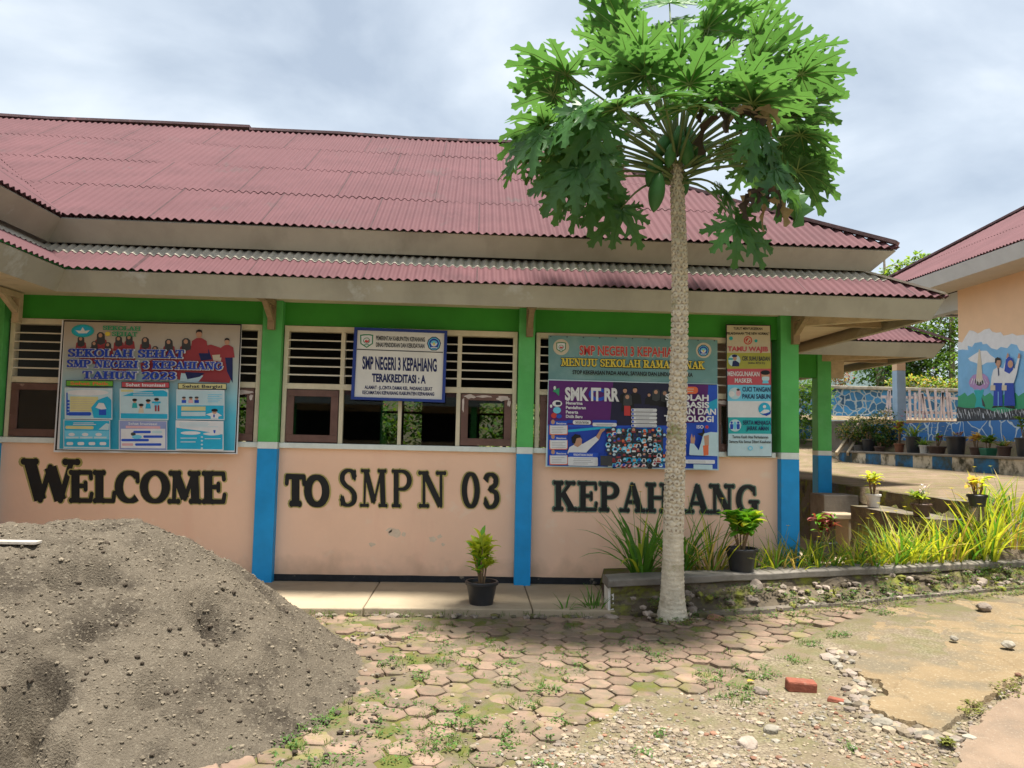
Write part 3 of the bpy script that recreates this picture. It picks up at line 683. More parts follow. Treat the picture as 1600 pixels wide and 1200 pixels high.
for nme, c_ in dict(ink_black=(.012,.012,.014), ink_navy=(.012,.02,.10), ink_blue=(.015,.06,.42), ink_red=(.55,.05,.05), ink_maroon=(.33,.045,.055), ink_white=(.72,.74,.76), ink_cyan=(.02,.42,.66),
    ink_sky=(.16,.58,.80), ink_teal=(.02,.40,.42), ink_green=(.02,.22,.09), ink_lime=(.14,.42,.05), ink_yellow=(.72,.58,.08), ink_pale_yellow=(.66,.62,.30), ink_olive=(.38,.38,.06), ink_skin=(.52,.29,.19),
    ink_grey=(.32,.33,.35), ink_purple=(.11,.018,.16), ink_deep=(.018,.018,.05), ink_orange=(.75,.16,.06), ink_pink=(.70,.42,.46), ink_rose=(.52,.085,.11), ink_ice=(.50,.68,.74), ink_lilac=(.28,.34,.60), ink_royal=(.02,.09,.55),
    ink_beige=(.56,.50,.36), ink_sea=(.17,.33,.33), ink_cream=(.62,.55,.42), ink_mauve=(.42,.26,.50), ink_leaf=(.04,.33,.16), ink_charcoal=(.05,.055,.06)).items(): flat(nme, c_, .5)
mat('letter_black', (.014, .015, .016), .5, 8, .2, col2=(.16, .14, .12), thr=.70, wid=.03, bump=.06)
mat('letter_edge', (.42, .36, .12), .7, 8, .3, bump=0); mat('letter_edge_green', (.16, .24, .17), .7, 8, .3, bump=0)

# painted welcome on the wall
facade = lambda y: (lambda u, v: PY(u, v, y))
S = Sheet(facade(8.0495), (0, -1, 0), .0001)
kw = dict(T=.27, t=.15, serif=.16, gap=.02)
def wall_word(st, x0, y0, x1, y1, h, edge, **k):
    S.slab('wall_lettering', edge, st, x0-1.2, y0+1.4, x1+1.2, y1+1.4, h+2.8, grow=.05, **k); S.slab('wall_lettering', 'letter_black', st, x0, y0, x1, y1, h, **k)
wall_word('W', 38, 785.5, 120, 786.5, 69, 'letter_edge', T=.29, t=.13, serif=.14)
wall_word('ELCOME', 109, 785.5, 352, 787.5, 51, 'letter_edge', T=.29, t=.14, serif=.145, gap=.045)
wall_word('TO', 446, 791, 511, 793, 51, 'letter_edge', T=.33, t=.17, serif=.17, gap=.02)
wall_word('SMP', 530, 791.5, 646, 793, 59, 'letter_edge', T=.2, t=.085, serif=.13, gap=.12)
wall_word('N', 655, 793, 698, 793.5, 57, 'letter_edge', T=.2, t=.1, serif=.13)
wall_word('03', 722, 793.5, 784, 795, 56, 'letter_edge', T=.24, t=.1, serif=.13, gap=.16)
wall_word('KEPAHIANG', 865, 797.5, 1186, 804, 46, 'letter_edge_green', T=.23, t=.115, serif=.15, gap=.10)
S.done(SCH)
# flaked paint spots on the peach wall
rg = random.Random(5)
mat('peach_flake', (.72, .58, .44), .8, 20, .15)
for cx, cy, r in ((617,832,9), (609,829,5), (581,851,5), (676,843,6), (687,838,4), (692,851,3), (631,835,4)):
    S = Sheet(facade(8.0495), (0, -1, 0)); S.poly('paint_flake', 'peach_flake', [(cx+r*cos(i*pi/5)*rg.uniform(.6, 1.3), cy+r*.8*sin(i*pi/5)*rg.uniform(.6, 1.3)) for i in range(10)]); S.done(SCH)

def emblem_penta(S, part, cx, cy, r, back='ink_white'):
    pg = lambda rr: [(cx+rr*cos(radians(-90+72*i+dq)), cy+rr*1.03*sin(radians(-90+72*i+dq))) for i in range(5) for dq in (-16, 16)]
    S.poly(part, 'ink_navy', pg(r)); S.poly(part, 'ink_sky', pg(r*.86)); S.poly(part, 'ink_blue', pg(r*.74))
    S.ell(part, 'ink_sky', cx, cy-r*.05, r*.48, r*.42); S.poly(part, 'ink_white', [(cx-r*.5, cy-r*.1), (cx-r*.1, cy+r*.05), (cx, cy-r*.35), (cx+r*.1, cy+r*.05), (cx+r*.5, cy-r*.1), (cx+r*.3, cy+r*.3), (cx, cy+r*.42), (cx-r*.3, cy+r*.3)])
    S.ell(part, 'ink_yellow', cx, cy+r*.02, r*.14, r*.2); S.rect(part, 'ink_white', cx-r*.42, cy+r*.5, cx+r*.42, cy+r*.62)
def emblem_shield(S, part, cx, cy, r, rim='ink_green'):
    sh = lambda k: [(cx-r*k, cy-r*.9*k), (cx-r*.4*k, cy-r*k), (cx+r*.4*k, cy-r*k), (cx+r*k, cy-r*.9*k), (cx+r*.95*k, cy+r*.45*k), (cx, cy+r*1.08*k), (cx-r*.95*k, cy+r*.45*k)]
    S.poly(part, rim, sh(1)); S.poly(part, 'ink_white', sh(.82)); S.ell(part, 'ink_green', cx, cy-r*.02, r*.52, r*.46); S.ell(part, 'ink_white', cx, cy-r*.02, r*.42, r*.36)
    S.poly(part, 'ink_red', [(cx-r*.36, cy+r*.12), (cx-r*.1, cy-r*.2), (cx+r*.1, cy), (cx+r*.3, cy-r*.2), (cx+r*.36, cy+r*.15), (cx, cy+r*.3)]); S.rect(part, 'ink_green', cx-r*.4, cy+r*.55, cx+r*.4, cy+r*.66)
def student(S, part, cx, cy, h, rg, scarf=True, shirt='ink_maroon'):
    S.poly(part, shirt, [(cx-h*.42, cy+h), (cx-h*.34, cy+h*.42), (cx-h*.12, cy+h*.28), (cx+h*.12, cy+h*.28), (cx+h*.36, cy+h*.42), (cx+h*.44, cy+h)])
    if scarf: S.poly(part, 'ink_charcoal', [(cx-h*.26, cy+h*.62), (cx-h*.24, cy+h*.05), (cx-h*.1, cy-h*.08), (cx+h*.1, cy-h*.08), (cx+h*.24, cy+h*.05), (cx+h*.28, cy+h*.6), (cx, cy+h*.72)]); S.ell(part, 'ink_skin', cx-h*.02, cy+h*.12, h*.12, h*.13)
    else: S.ell(part, 'ink_skin', cx, cy+h*.1, h*.14, h*.18); S.poly(part, 'ink_black', [(cx-h*.15, cy+h*.08), (cx-h*.13, cy-h*.08), (cx, cy-h*.13), (cx+h*.13, cy-h*.08), (cx+h*.15, cy+h*.08), (cx+h*.08, cy-h*.01), (cx-h*.08, cy-h*.01)])

# --- banner 1: healthy school
BN = (0, -1, 0); rg = random.Random(3)
B1 = thing('banner', 'large cyan and grey healthy school banner with student group photo and six info panels', 'banner', PY(235, 600, 7.93))
pl = facade(7.93); q = [pl(97,500), pl(378,506.5), pl(371,709.5), pl(83.5,706.5)]
backing('sheet', B1, q, BN, .004, 'ink_white')
gradmat('banner_cyan', q[3].z, q[0].z, [(0, (.02,.40,.62)), (.3, (.10,.55,.72)), (.46, (.30,.60,.68)), (.62, (.42,.52,.50)), (.85, (.47,.42,.35)), (1, (.42,.36,.28))])
S = Sheet(pl, BN); S.crop(80, 490, 5.161)
S.poly('border', 'ink_black', [(100,52),(1537,84),(1490,1125),(30,1102)]); S.poly('border', 'ink_white', [(108,64),(1526,95),(1480,1118),(46,1095)])
S.poly('picture', 'banner_cyan', [(108,64),(1526,95),(1478,1104),(66,1090)])
for cx, cy, h in ((240,190,110),(400,160,130),(545,190,110),(630,180,110),(760,200,120),(840,270,100),(950,215,125),(350,230,100),(460,240,100),(1090,210,140)): student(S, 'picture', cx, cy, h, rg)
S.poly('picture', 'ink_maroon', [(200,345),(600,330),(680,360),(700,440),(560,470),(260,380)]); S.poly('picture', 'ink_maroon', [(1090,300),(1290,250),(1440,300),(1465,480),(1440,560),(1100,545),(730,470),(720,400)])
S.poly('picture', 'ink_navy', [(1180,290),(1270,290),(1300,370),(1210,380)]); S.poly('picture', 'ink_navy', [(1400,330),(1465,300),(1465,560),(1420,470)]); S.poly('picture', 'ink_ice', [(1050,480),(1230,500),(1180,560),(1040,545)])
S.poly('picture', 'ink_navy', [(1080,470),(1240,480),(1200,510),(1100,530)]); S.poly('picture', 'ink_cream', [(1300,335),(1380,330),(1370,385),(1310,380)])
student(S, 'picture', 1195, 150, 170, rg, False); student(S, 'picture', 1420, 215, 140, rg, False)
S.ell('emblem', 'ink_teal', 258, 140, 92, 52); S.ell('emblem', 'ink_cyan', 258, 140, 72, 40); S.poly('emblem', 'ink_white', [(200,135),(240,140),(258,110),(276,140),(316,135),(290,160),(226,160)])
S.slab('lettering', 'ink_leaf', 'SEKOLAH', 420, 132, 725, 140, 34, T=.24, t=.14); S.slab('lettering', 'ink_leaf', 'SEHAT', 495, 182, 700, 187, 36, T=.24, t=.14); S.ell('lettering', 'ink_yellow', 462, 165, 22, 18)
for m_, g_, s_ in (('ink_white', .09, 5), ('ink_blue', 0, 0)):
    S.slab('lettering', m_, 'SEKOLAH SEHAT', 150, 352+s_, 1085, 364+s_, 66+s_*2, grow=g_, shear=.06, T=.26, t=.13)
    S.slab('lettering', m_, 'SMP NEGERI 3 KEPAHIANG', 145, 436+s_, 1392, 458+s_, 62+s_*2, grow=g_, shear=.06, T=.26, t=.13)
    S.slab('lettering', m_, 'TAHUN 2023', 272, 528+s_, 1020, 538+s_, 62+s_*2, grow=g_, shear=.06, T=.26, t=.13)
for x0, x1, y, m_, tm, st in ((146,525,540,'ink_lime','ink_orange','Sehat Fisik'), (590,975,552,'ink_rose','ink_white','Sehat Imunisasi'), (1042,1432,563,'ink_pale_yellow','ink_charcoal','Sehat Bergizi')):
    S.rect('panel', 'ink_black', x0, y, x1, y+50, 4); S.rect('panel', m_, x0+5, y+5, x1-5, y+44, 4); S.text('lettering', tm, st, x0+35, y+37, x1-35, y+40, 25, .03)
def panel(x0, y0, x1, y1, bgm): S.rect('panel', 'ink_white', x0, y0, x1, y1, 6); S.rect('panel', bgm, x0+5, y0+5, x1-5, y1-5, 6)
panel(138,600,518,850,'ink_ice'); S.ell('panel', 'ink_white', 320, 640, 170, 24); S.rect('panel', 'ink_pale_yellow', 180,670,405,790,4); S.lines('panel', 'ink_beige', 185,690,400,780,6,5,rg); S.poly('panel','ink_cyan',[(400,700),(480,670),(512,700),(512,845),(370,842),(350,760)])
S.poly('panel','ink_white',[(385,760),(410,722),(450,725),(472,770),(430,775)]); S.rect('panel','ink_royal',412,775,470,820); S.rrect('panel','ink_royal',165,796,350,824,12); S.rect('panel', 'ink_royal', 152,640,162,820)
for i in range(5): S.rect('panel', 'ink_royal', 158, 700+i*26, 178, 716+i*26)
panel(130,855,502,1095,'ink_cyan'); S.rrect('panel','ink_pale_yellow',145,905,370,930,10,3); S.poly('panel','ink_ice',[(410,935),(470,885),(495,890),(490,940)]); S.rect('panel','ink_sky',140,942,495,1010,4)
for i in range(3): S.ell('panel','ink_white',195+i*108,975,26,13); S.rect('panel','ink_ice',150+i*112,992,250+i*112,1006)
for i in range(4): S.rrect('panel','ink_white',155+i*88,1035,208+i*88,1060,10)
S.rect('panel','ink_ice',135,1072,495,1086,4); S.lines('panel','ink_white',200,880,400,892,2,5,rg)
panel(580,608,968,855,'ink_ice'); S.poly('panel','ink_cyan',[(600,668),(680,640),(800,625),(930,622),(962,640),(962,672)]); S.rect('panel','ink_pale_yellow',590,616,690,634); S.lines('panel','ink_white',680,640,900,656,2,5,rg); S.poly('panel','ink_cyan',[(588,805),(962,812),(962,850),(588,846)])
for cx, cy, m_ in ((700,705,'ink_teal'),(752,745,'ink_cream'),(808,710,'ink_cyan'),(875,700,'ink_sky')):
    S.poly('panel', m_, [(cx-22,cy+58),(cx-16,cy+18),(cx+16,cy+18),(cx+22,cy+58)]); S.ell('panel','ink_skin',cx,cy+4,13,15); S.ell('panel','ink_black',cx,cy-6,20,11)
S.rect('panel','ink_maroon',862,742,876,790); S.rect('panel','ink_maroon',884,742,898,790); S.rect('panel','ink_cyan',838,712,908,726)
panel(575,860,960,1100,'ink_lilac'); S.poly('panel','ink_white',[(592,930),(945,930),(945,1085),(592,1082)]); S.rect('panel','ink_pink',630,905,905,925,4); S.text('lettering','ink_white','Sehat Imunisasi',650,897,880,900,20,.02)
for x0,y0,x1,m_ in ((690,945,830,'ink_royal'),(770,982,925,'ink_royal'),(595,1010,815,'ink_royal'),(705,1045,915,'ink_royal'),(600,1045,690,'ink_pink'),(840,945,920,'ink_ice')): S.rrect('panel',m_,x0,y0,x1,y0+20,8)
S.ell('panel','ink_charcoal',690,972,20,14); S.ell('panel','ink_sky',720,995,40,16)
panel(1035,615,1418,855,'ink_ice'); S.rect('panel','ink_cyan',1040,742,1412,850,2); S.lines('panel','ink_sky',1280,655,1400,712,5,5,rg)
for cx, m_ in ((1095,'ink_royal'),(1150,'ink_pink'),(1197,'ink_blue')): S.ell('panel','ink_skin',cx,690,13,12); S.rect('panel',m_,cx-18,700,cx+18,724); S.ell('panel','ink_charcoal',cx,680,16,8)
S.rect('panel','ink_pale_yellow',1075,752,1268,785); S.rect('panel','ink_ice',1075,795,1268,828); S.poly('panel','ink_white',[(1270,815),(1320,800),(1360,800),(1400,825),(1370,832),(1370,850),(1310,850),(1310,830)]); S.ell('panel','ink_skin',1340,795,18,16); S.ell('panel','ink_black',1340,782,26,12); S.rect('panel','ink_blue',1330,815,1342,838)
panel(1030,862,1412,1100,'ink_white'); S.poly('panel','ink_cyan',[(1035,920),(1150,935),(1260,950),(1405,975),(1405,1094),(1035,1090)]); S.ell('panel','ink_white',1150,963,80,14); S.ell('panel','ink_white',1320,970,70,12); S.poly('panel','ink_royal',[(1330,940),(1350,940),(1345,965),(1335,965)]); S.lines('panel','ink_ice',1050,880,1380,912,4,5,rg)
for i in range(4): S.ell('panel','ink_ice',1240,995+i*30,9,7)
S.rect('panel','ink_ice',1070,1000,1200,1008); S.rect('panel','ink_ice',1070,1030,1190,1038); S.rect('panel','ink_ice',1262,1005,1390,1012)
S.done(B1)

# --- sign board of the school
B2 = thing('sign_board', 'white name board in dark blue frame hung high across the middle louvre windows', 'sign board', PY(624, 570, 7.92))
pl = facade(7.92); TL, TR, BR, BL = (554,511.5),(699,517),(695,629),(548.5,624)
q = [pl(*p) for p in (TL, TR, BR, BL)]
mat('frame_blue', (.02, .05, .26), .5, 5, .15); mat('board_white', (.72, .72, .68), .5, 3, .07, bump=.03)
backing('board', B2, q, BN, .03, 'frame_blue')
mb = MB(); c4 = [pl(558.5,516),pl(694.5,521),pl(690.5,624.5),pl(553.5,620)]
for i in range(4): mb.hexa([q[i]+V((0,0,0)), q[(i+1) % 4], c4[(i+1) % 4], c4[i]]+[p+V((0,-.018,0)) for p in (q[i], q[(i+1) % 4], c4[(i+1) % 4], c4[i])], 'frame_blue')
mb.build('frame', B2)
S = Sheet(pl, BN); S.crop(380, 460, 3.478)
S.poly('panel', 'board_white', [(622,195),(1095,212),(1080,572),(604,556)])
emblem_shield(S, 'emblem', 671, 252, 36); emblem_penta(S, 'emblem', 1037, 268, 38)
S.text('lettering','ink_charcoal','PEMERINTAH KABUPATEN KEPAHIANG',722,248,988,257,24,.03); S.text('lettering','ink_charcoal','DINAS PENDIDIKAN DAN KEBUDAYAAN',722,284,985,292,24,.03)
S.poly('lettering','ink_charcoal',[(618,296),(1086,313),(1086,318),(618,301)])
S.text('lettering','ink_navy','SMP NEGERI 3 KEPAHIANG',648,404,1052,418,70,.032); S.text('lettering','ink_navy','TERAKREDITASI : A',700,473,992,483,44,.04)
S.text('lettering','ink_navy','ALAMAT : JL.CINTA DAMAI KEL. PADANG LEKAT',660,513,1028,523,19,.03); S.text('lettering','ink_navy','KECAMATAN KEPAHIANG KABUPATEN KEPAHIANG',648,541,1038,551,19,.03)
S.done(B2)

# --- teal banner and purple banner over the third window
B3 = thing('banner', 'sea green child friendly school banner with red and yellow lettering above the purple one', 'banner', PY(990, 560, 7.97))
pl = facade(7.97); q = [pl(857,524), pl(1121,531.5), pl(1121,600), pl(857,593)]
mat('sheet_teal', (.16, .33, .335), .5, 2, .12, col2=(.24, .40, .40), thr=.5, wid=.2, bump=.3, bsc=3)
backing('sheet', B3, q, BN, .003, 'sheet_teal')
S = Sheet(pl, BN); S.crop(850, 520, 5.4536)
S.ell('emblem','ink_cream',146,122,68,68,28); emblem_shield(S,'emblem',146,122,42); S.ell('emblem','ink_cream',1360,150,66,66,28); emblem_penta(S,'emblem',1358,152,50)
for m_, b_, s_ in (('ink_cream',.05,2), ('ink_red',.025,0)): S.text('lettering',m_,'SMP NEGERI 3 KEPAHIANG',302-s_,186+s_,1208+s_,208+s_,80+s_*2,b_)
for m_, g_, s_ in (('ink_black',.09,5), ('ink_yellow',0,0)): S.slab('lettering',m_,'MENUJU SEKOLAH RAMAH ANAK',148,282+s_,1360,312+s_,66+s_*2,grow=g_,T=.24,t=.12)
S.text('lettering','ink_black','STOP KEKERASAN PADA ANAK, SAYANGI DAN LINDUNGI MEREKA',240,352,1262,376,34,.03)
for i in range(11): S.ell('grommet','ink_charcoal',55+i*139,34+i*3.6,6,6,8)
S.done(B3)
B4 = thing('banner', 'purple and blue vocational school enrolment banner with white SMK IT RR headline', 'banner', PY(990, 660, 7.955))
pl = facade(7.955); q = [pl(856.5,592.5), pl(1122,600), pl(1123,735), pl(852.5,729)]
backing('sheet', B4, q, BN, .003, 'ink_ice')
S = Sheet(pl, BN); S.crop(850, 520, 5.4536)
S.poly('picture','ink_purple',[(40,405),(720,422),(600,800),(30,790)]); S.poly('picture','ink_deep',[(590,420),(1476,440),(1478,800),(560,800)]); S.poly('picture','ink_royal',[(35,780),(600,790),(1478,790),(1475,1160),(28,1132)])
S.poly('picture','ink_blue',[(190,800),(560,810),(520,1040),(200,1020)]); S.poly('picture','ink_royal',[(1160,450),(1476,445),(1478,1160),(1160,1150)]); S.poly('picture','ink_purple',[(1160,440),(1400,442),(1380,760),(1160,770)]); S.poly('picture','ink_cyan',[(1390,600),(1476,560),(1476,640),(1400,690)])
S.poly('picture','ink_cyan',[(170,830),(540,795),(600,810),(180,850)])
for cx, cy, h, sc_ in ((690,480,120,0),(775,475,130,0),(712,530,140,1),(895,520,90,0),(955,490,130,1),(1030,500,130,1),(1090,490,130,0)): student(S,'picture',cx,cy,h,rg,sc_,'ink_black')
S.rect('picture','ink_red',682,622,735,705,2)
S.poly('picture','ink_leaf',[(75,500),(100,450),(105,480),(130,470),(128,540),(100,510)]); S.ell('picture','ink_white',90,470,10,16)
S.ell('picture','ink_white',112,603,42,28); S.rrect('picture','ink_deep',98,588,142,616,10); S.ell('picture','ink_sky',110,660,34,28); S.ell('picture','ink_white',60,625,10,14); S.ell('picture','ink_red',85,705,26,24); S.ell('picture','ink_royal',128,712,24,18)
S.text('lettering','ink_royal','C',378,570,510,574,100,.05)
S.text('lettering','ink_white','SMK IT RR',178,571,640,580,108,.045)
for i, w_ in enumerate(('Menerima','Pendaftaran','Peserta','Didik Baru')): S.text('lettering','ink_white',w_,186,610+i*38,(328,355,290,326)[i],613+i*38,26,.03)
S.rrect('lettering','ink_blue',195,742,245,772,8); S.rrect('lettering','ink_white',245,745,398,780,14,2); S.text('lettering','ink_charcoal','2025/2026',265,772,380,774,18,.03)
S.rrect('lettering','ink_blue',410,742,620,770,10,3); S.rrect('lettering','ink_white',413,766,618,796,10,3); S.lines('lettering','ink_grey',440,778,600,786,2,4,rg)
for i in range(5): S.rrect('lettering','ink_white',742,645+i*33,960,672+i*33,10,2); S.ell('lettering','ink_royal',755,658+i*33,9,10); S.lines('lettering','ink_grey',775,655+i*33,945,664+i*33,2,3,rg)
for i, y in enumerate((745,870,1000)):
    S.rrect('panel','ink_orange',45,y+40,200,y+125,10); S.rrect('panel','ink_white',50,y+40,196,y+118,10); S.rrect('panel','ink_royal',52,y+5,196,y+45,8); S.ell('panel','ink_skin',75,y+15,16,20); S.lines('panel','ink_grey',62,y+62,185,y+105,4,3,rg); S.text('lettering','ink_white','Beasiswa',105,y+34,188,y+36,16,.02)
S.poly('picture','ink_white',[(198,1020),(215,975),(260,950),(330,945),(440,880),(465,910),(375,1000),(350,1030),(200,1030)]); S.poly('picture','ink_skin',[(440,885),(480,820),(515,815),(520,826),(490,850),(465,912)]); S.poly('picture','ink_skin',[(248,905),(300,880),(322,910),(318,950),(285,975),(255,960)]); S.poly('picture','ink_black',[(238,940),(232,890),(262,862),(305,870),(312,892),(275,900),(262,945)])
S.rrect('panel','ink_royal',205,1018,460,1062,8,4); S.text('lettering','ink_white','PENDAFTARAN ONLINE',250,1046,412,1050,18,.03); S.rrect('panel','ink_white',202,1056,456,1130,10,5); S.lines('panel','ink_grey',245,1072,420,1115,4,4,rg)
S.rect('picture','ink_charcoal',540,818,1010,1140,3)
for i in range(12):
    for j in range(8):
        x = 552+i*42+rg.uniform(-10, 10); y = 832+j*42+rg.uniform(-8, 8)
        if x > 1010: continue
        r = rg.uniform(18, 30); S.ell('picture', rg.choice(['ink_sky','ink_charcoal','ink_white','ink_deep','ink_cyan','ink_charcoal']), x, y, r, r*.95, 6); S.ell('picture', rg.choice(['ink_skin','ink_maroon','ink_ice','ink_black','ink_orange','ink_royal','ink_navy']), x+rg.uniform(-6, 6), y-4, r*.5, r*.5, 8); S.rect('picture', rg.choice(['ink_black','ink_white','ink_navy','ink_maroon']), x-r*.6, y+r*.2, x+r*.6, y+r*.7)
S.rect('picture','ink_charcoal',470,1045,570,1130,2)
for i in range(7): S.poly('picture','ink_pink',[(595+i*36,1140),(612+i*36,1118),(626+i*36,1118),(610+i*36,1140)])
S.rrect('lettering','ink_orange',1130,462,1294,522,26,2); S.lines('lettering','ink_cream',1160,480,1285,500,2,6,rg)
for w_, x0, x1, y in (('SEKOLAH',1018,1384,580),('BERBASIS',1030,1388,640),('LAYAN DAN',1040,1446,697),('TEKNOLOGI',1008,1425,758)): S.text('lettering','ink_white',w_,x0,y-6,x1,y+2,50,.035)
S.poly('picture','ink_ice',[(1340,860),(1400,845),(1460,850),(1462,1050),(1225,1040),(1230,960),(1262,950),(1300,1000)]); S.poly('picture','ink_skin',[(1342,880),(1385,870),(1385,960),(1350,965)]); S.poly('picture','ink_orange',[(1335,960),(1382,955),(1382,1040),(1340,1045)]); S.poly('picture','ink_skin',[(1230,900),(1240,858),(1252,900),(1262,868),(1270,905),(1262,945),(1232,940)]); S.poly('picture','ink_ice',[(1226,942),(1264,945),(1240,1042),(1218,1035)])
S.poly('picture','ink_black',[(1285,860),(1330,850),(1335,790),(1350,850),(1330,885)]); S.text('lettering','ink_white','ISO',1282,815,1340,816,28,.02); S.ell('picture','ink_red',1368,804,14,14); S.rrect('panel','ink_royal',1172,1050,1450,1082,8,4); S.rrect('panel','ink_white',1182,1078,1435,1110,8,4); S.lines('panel','ink_grey',1200,1088,1400,1098,2,3,rg); S.rect('panel','ink_ice',1255,1118,1415,1158,4)
S.done(B4)

# --- long narrow guest notice
B5 = thing('notice_banner', 'tall narrow guest health notice in coloured bands with black edging', 'notice', PY(1170, 610, 7.96))
pl = facade(7.96); q = [pl(1134,506.5), pl(1204.5,508), pl(1206,714), pl(1135.5,713)]
backing('sheet', B5, q, BN, .003, 'ink_black')
S = Sheet(pl, BN); S.crop(1120, 500, 5.45)
S.poly('panel','ink_beige',[(86,45),(452,50),(458,280),(86,280)]); S.rect('panel','ink_olive',86,280,460,415); S.rect('panel','ink_rose',90,415,460,552); S.rect('panel','ink_sky',92,552,460,690,2); S.rect('panel','ink_white',94,690,462,828,2); S.rect('panel','ink_teal',98,828,462,968,2); S.poly('panel','ink_ice',[(98,968),(466,970),(466,1160),(92,1158)])
T_ = lambda m_, st, x0, y, x1, h, b_=.025: S.text('lettering', m_, st, x0, y, x1, y+3, h, b_)
T_('ink_black','TURUT MENYUKSESKAN',142,82,388,22); T_('ink_black','PELAKSANAAN "THE NEW NORMAL"',86,124,446,22)
S.ell('emblem','ink_red',265,174,36,36); S.ell('emblem','ink_beige',265,174,27,27); S.ell('emblem','ink_red',265,174,21,21); S.poly('emblem','ink_beige',[(250,186),(272,156),(284,164),(262,194)]); S.ell('emblem','ink_teal',120,156,17,17,8); S.ell('emblem','ink_teal',333,178,14,14,8)
T_('ink_rose','TAMU WAJIB',92,264,436,40,.04)
S.ell('picture','ink_ice',148,345,52,52); S.poly('picture','ink_navy',[(128,395),(135,350),(160,345),(190,365),(190,395)]); S.ell('picture','ink_skin',152,325,17,20); S.ell('picture','ink_navy',150,306,24,12); S.rect('picture','ink_teal',98,325,135,340)
T_('ink_charcoal','CEK SUHU BADAN',214,344,450,36,.03); T_('ink_charcoal','(suhu 37,5 C)',264,372,408,16)
T_('ink_white','MENGGUNAKAN',90,476,362,40,.02); T_('ink_white','MASKER',152,532,300,38,.02); S.ell('picture','ink_skin',414,478,36,42); S.ell('picture','ink_black',412,448,40,20); S.rrect('picture','ink_ice',382,482,446,518,14); S.poly('picture','ink_sky',[(385,540),(392,515),(434,515),(440,540)])
S.ell('picture','ink_ice',152,625,52,50); S.ell('picture','ink_pink',182,622,20,26); S.ell('picture','ink_charcoal',180,594,14,10); S.ell('picture','ink_white',125,630,26,24)
T_('ink_navy','CUCI TANGAN',216,608,455,40,.02); T_('ink_navy','PAKAI SABUN',216,668,455,40,.02)
S.ell('picture','ink_cyan',404,758,52,54); S.poly('picture','ink_white',[(365,790),(400,762),(440,765),(450,780),(400,800)]); S.ell('picture','ink_white',404,738,14,14); S.poly('picture','ink_blue',[(380,800),(440,790),(460,765),(455,800),(420,818)])
S.ell('picture','ink_ice',154,898,52,52)
for cx in (124, 180): S.ell('picture','ink_blue',cx,874,10,10); S.rrect('picture','ink_blue',cx-13,886,cx+13,930,6)
S.ell('picture','ink_sky',152,898,14,34); T_('ink_navy','SERTA MENJAGA',220,890,458,36,.02); T_('ink_navy','JARAK AMAN',250,938,440,36,.02)
T_('ink_charcoal','Terima Kasih Atas Perhatiannya',130,1006,436,24,.02); T_('ink_charcoal','Semoga Kita Semua Diberi Kesehatan',104,1046,460,24,.02)
S.ell('emblem','ink_sky',283,1092,22,20,8); S.ell('emblem','ink_ice',283,1092,12,11,8); S.ell('emblem','ink_sky',378,1086,13,12,8)
S.done(B5)

# ------------------------------------------------------------------ sand heap
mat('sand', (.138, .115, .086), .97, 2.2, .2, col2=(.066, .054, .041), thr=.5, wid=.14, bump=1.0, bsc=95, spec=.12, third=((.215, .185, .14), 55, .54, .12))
mat('sand_clod', (.165, .138, .102), .97, 14, .35, bump=.6, bsc=50, island=.35, spec=.1); mat('sand_dark', (.075, .06, .045), .97, 14, .35, bump=.6, island=.4, spec=.1)
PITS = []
def sandh(x, y):
    dx, dy = x-SANDC[0], y-SANDC[1]; a = atan2(dy, dx); r = math.hypot(dx, dy)*1.05*(1+.05*nz(cos(a)*1.5+3, sin(a)*1.5)+.03*nz(cos(a)*5, sin(a)*5+2))
    if r > 2.2: return -1
    H = .965
    if r < .5: h = H-.10*r*r
    elif r < 1.65: t = (r-.5)/1.15; h = H-.03-.78*t-.045*sin(pi*t)*-1
    else: t = (r-1.65)/.4; h = H-.81-.2*t*(1.6-.6*t)
    h += (.05*nz(x*1.6, y*1.6, 5)+.035*nz(x*4, y*4, 2)+.022*nz(x*11, y*11)+.011*nz(x*24, y*24))*sm(2.05, 1.5, r)+.009*nz(x*42, y*42, 3)*(1+nz(x*3, y*3, 8))+.005*nz(x*75, y*75, 6)
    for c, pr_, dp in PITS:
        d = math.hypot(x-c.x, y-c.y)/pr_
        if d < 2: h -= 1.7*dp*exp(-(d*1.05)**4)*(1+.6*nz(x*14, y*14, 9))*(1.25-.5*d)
    return h+G(x, y)-.0
def sand_hit(u, v):
    q = ray(u, v); t = 2.
    while t < 9:
        p = EYE+q*t
        if p.z < sandh(p.x, p.y): break
        t += .01
    return p
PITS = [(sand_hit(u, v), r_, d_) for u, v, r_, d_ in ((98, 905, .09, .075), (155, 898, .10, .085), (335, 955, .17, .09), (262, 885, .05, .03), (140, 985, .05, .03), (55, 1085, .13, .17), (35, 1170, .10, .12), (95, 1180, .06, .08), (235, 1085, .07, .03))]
mb = MB(); n = 330; o = []
gx = [SANDC[0]-2.15+4.3*i/n for i in range(n+1)]; gy = [SANDC[1]-2.15+4.3*i/n for i in range(n+1)]
for y in gy:
    for x in gx:
        h = sandh(x, y); o.append((x, y, max(h, G(x, y)-.12)))
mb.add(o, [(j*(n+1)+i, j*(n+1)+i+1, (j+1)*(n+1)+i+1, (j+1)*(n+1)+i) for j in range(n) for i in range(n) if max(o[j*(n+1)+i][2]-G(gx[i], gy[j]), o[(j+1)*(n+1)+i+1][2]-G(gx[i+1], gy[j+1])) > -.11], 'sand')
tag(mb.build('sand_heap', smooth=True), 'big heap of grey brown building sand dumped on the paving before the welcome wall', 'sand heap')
rg = random.Random(8); mb = MB()
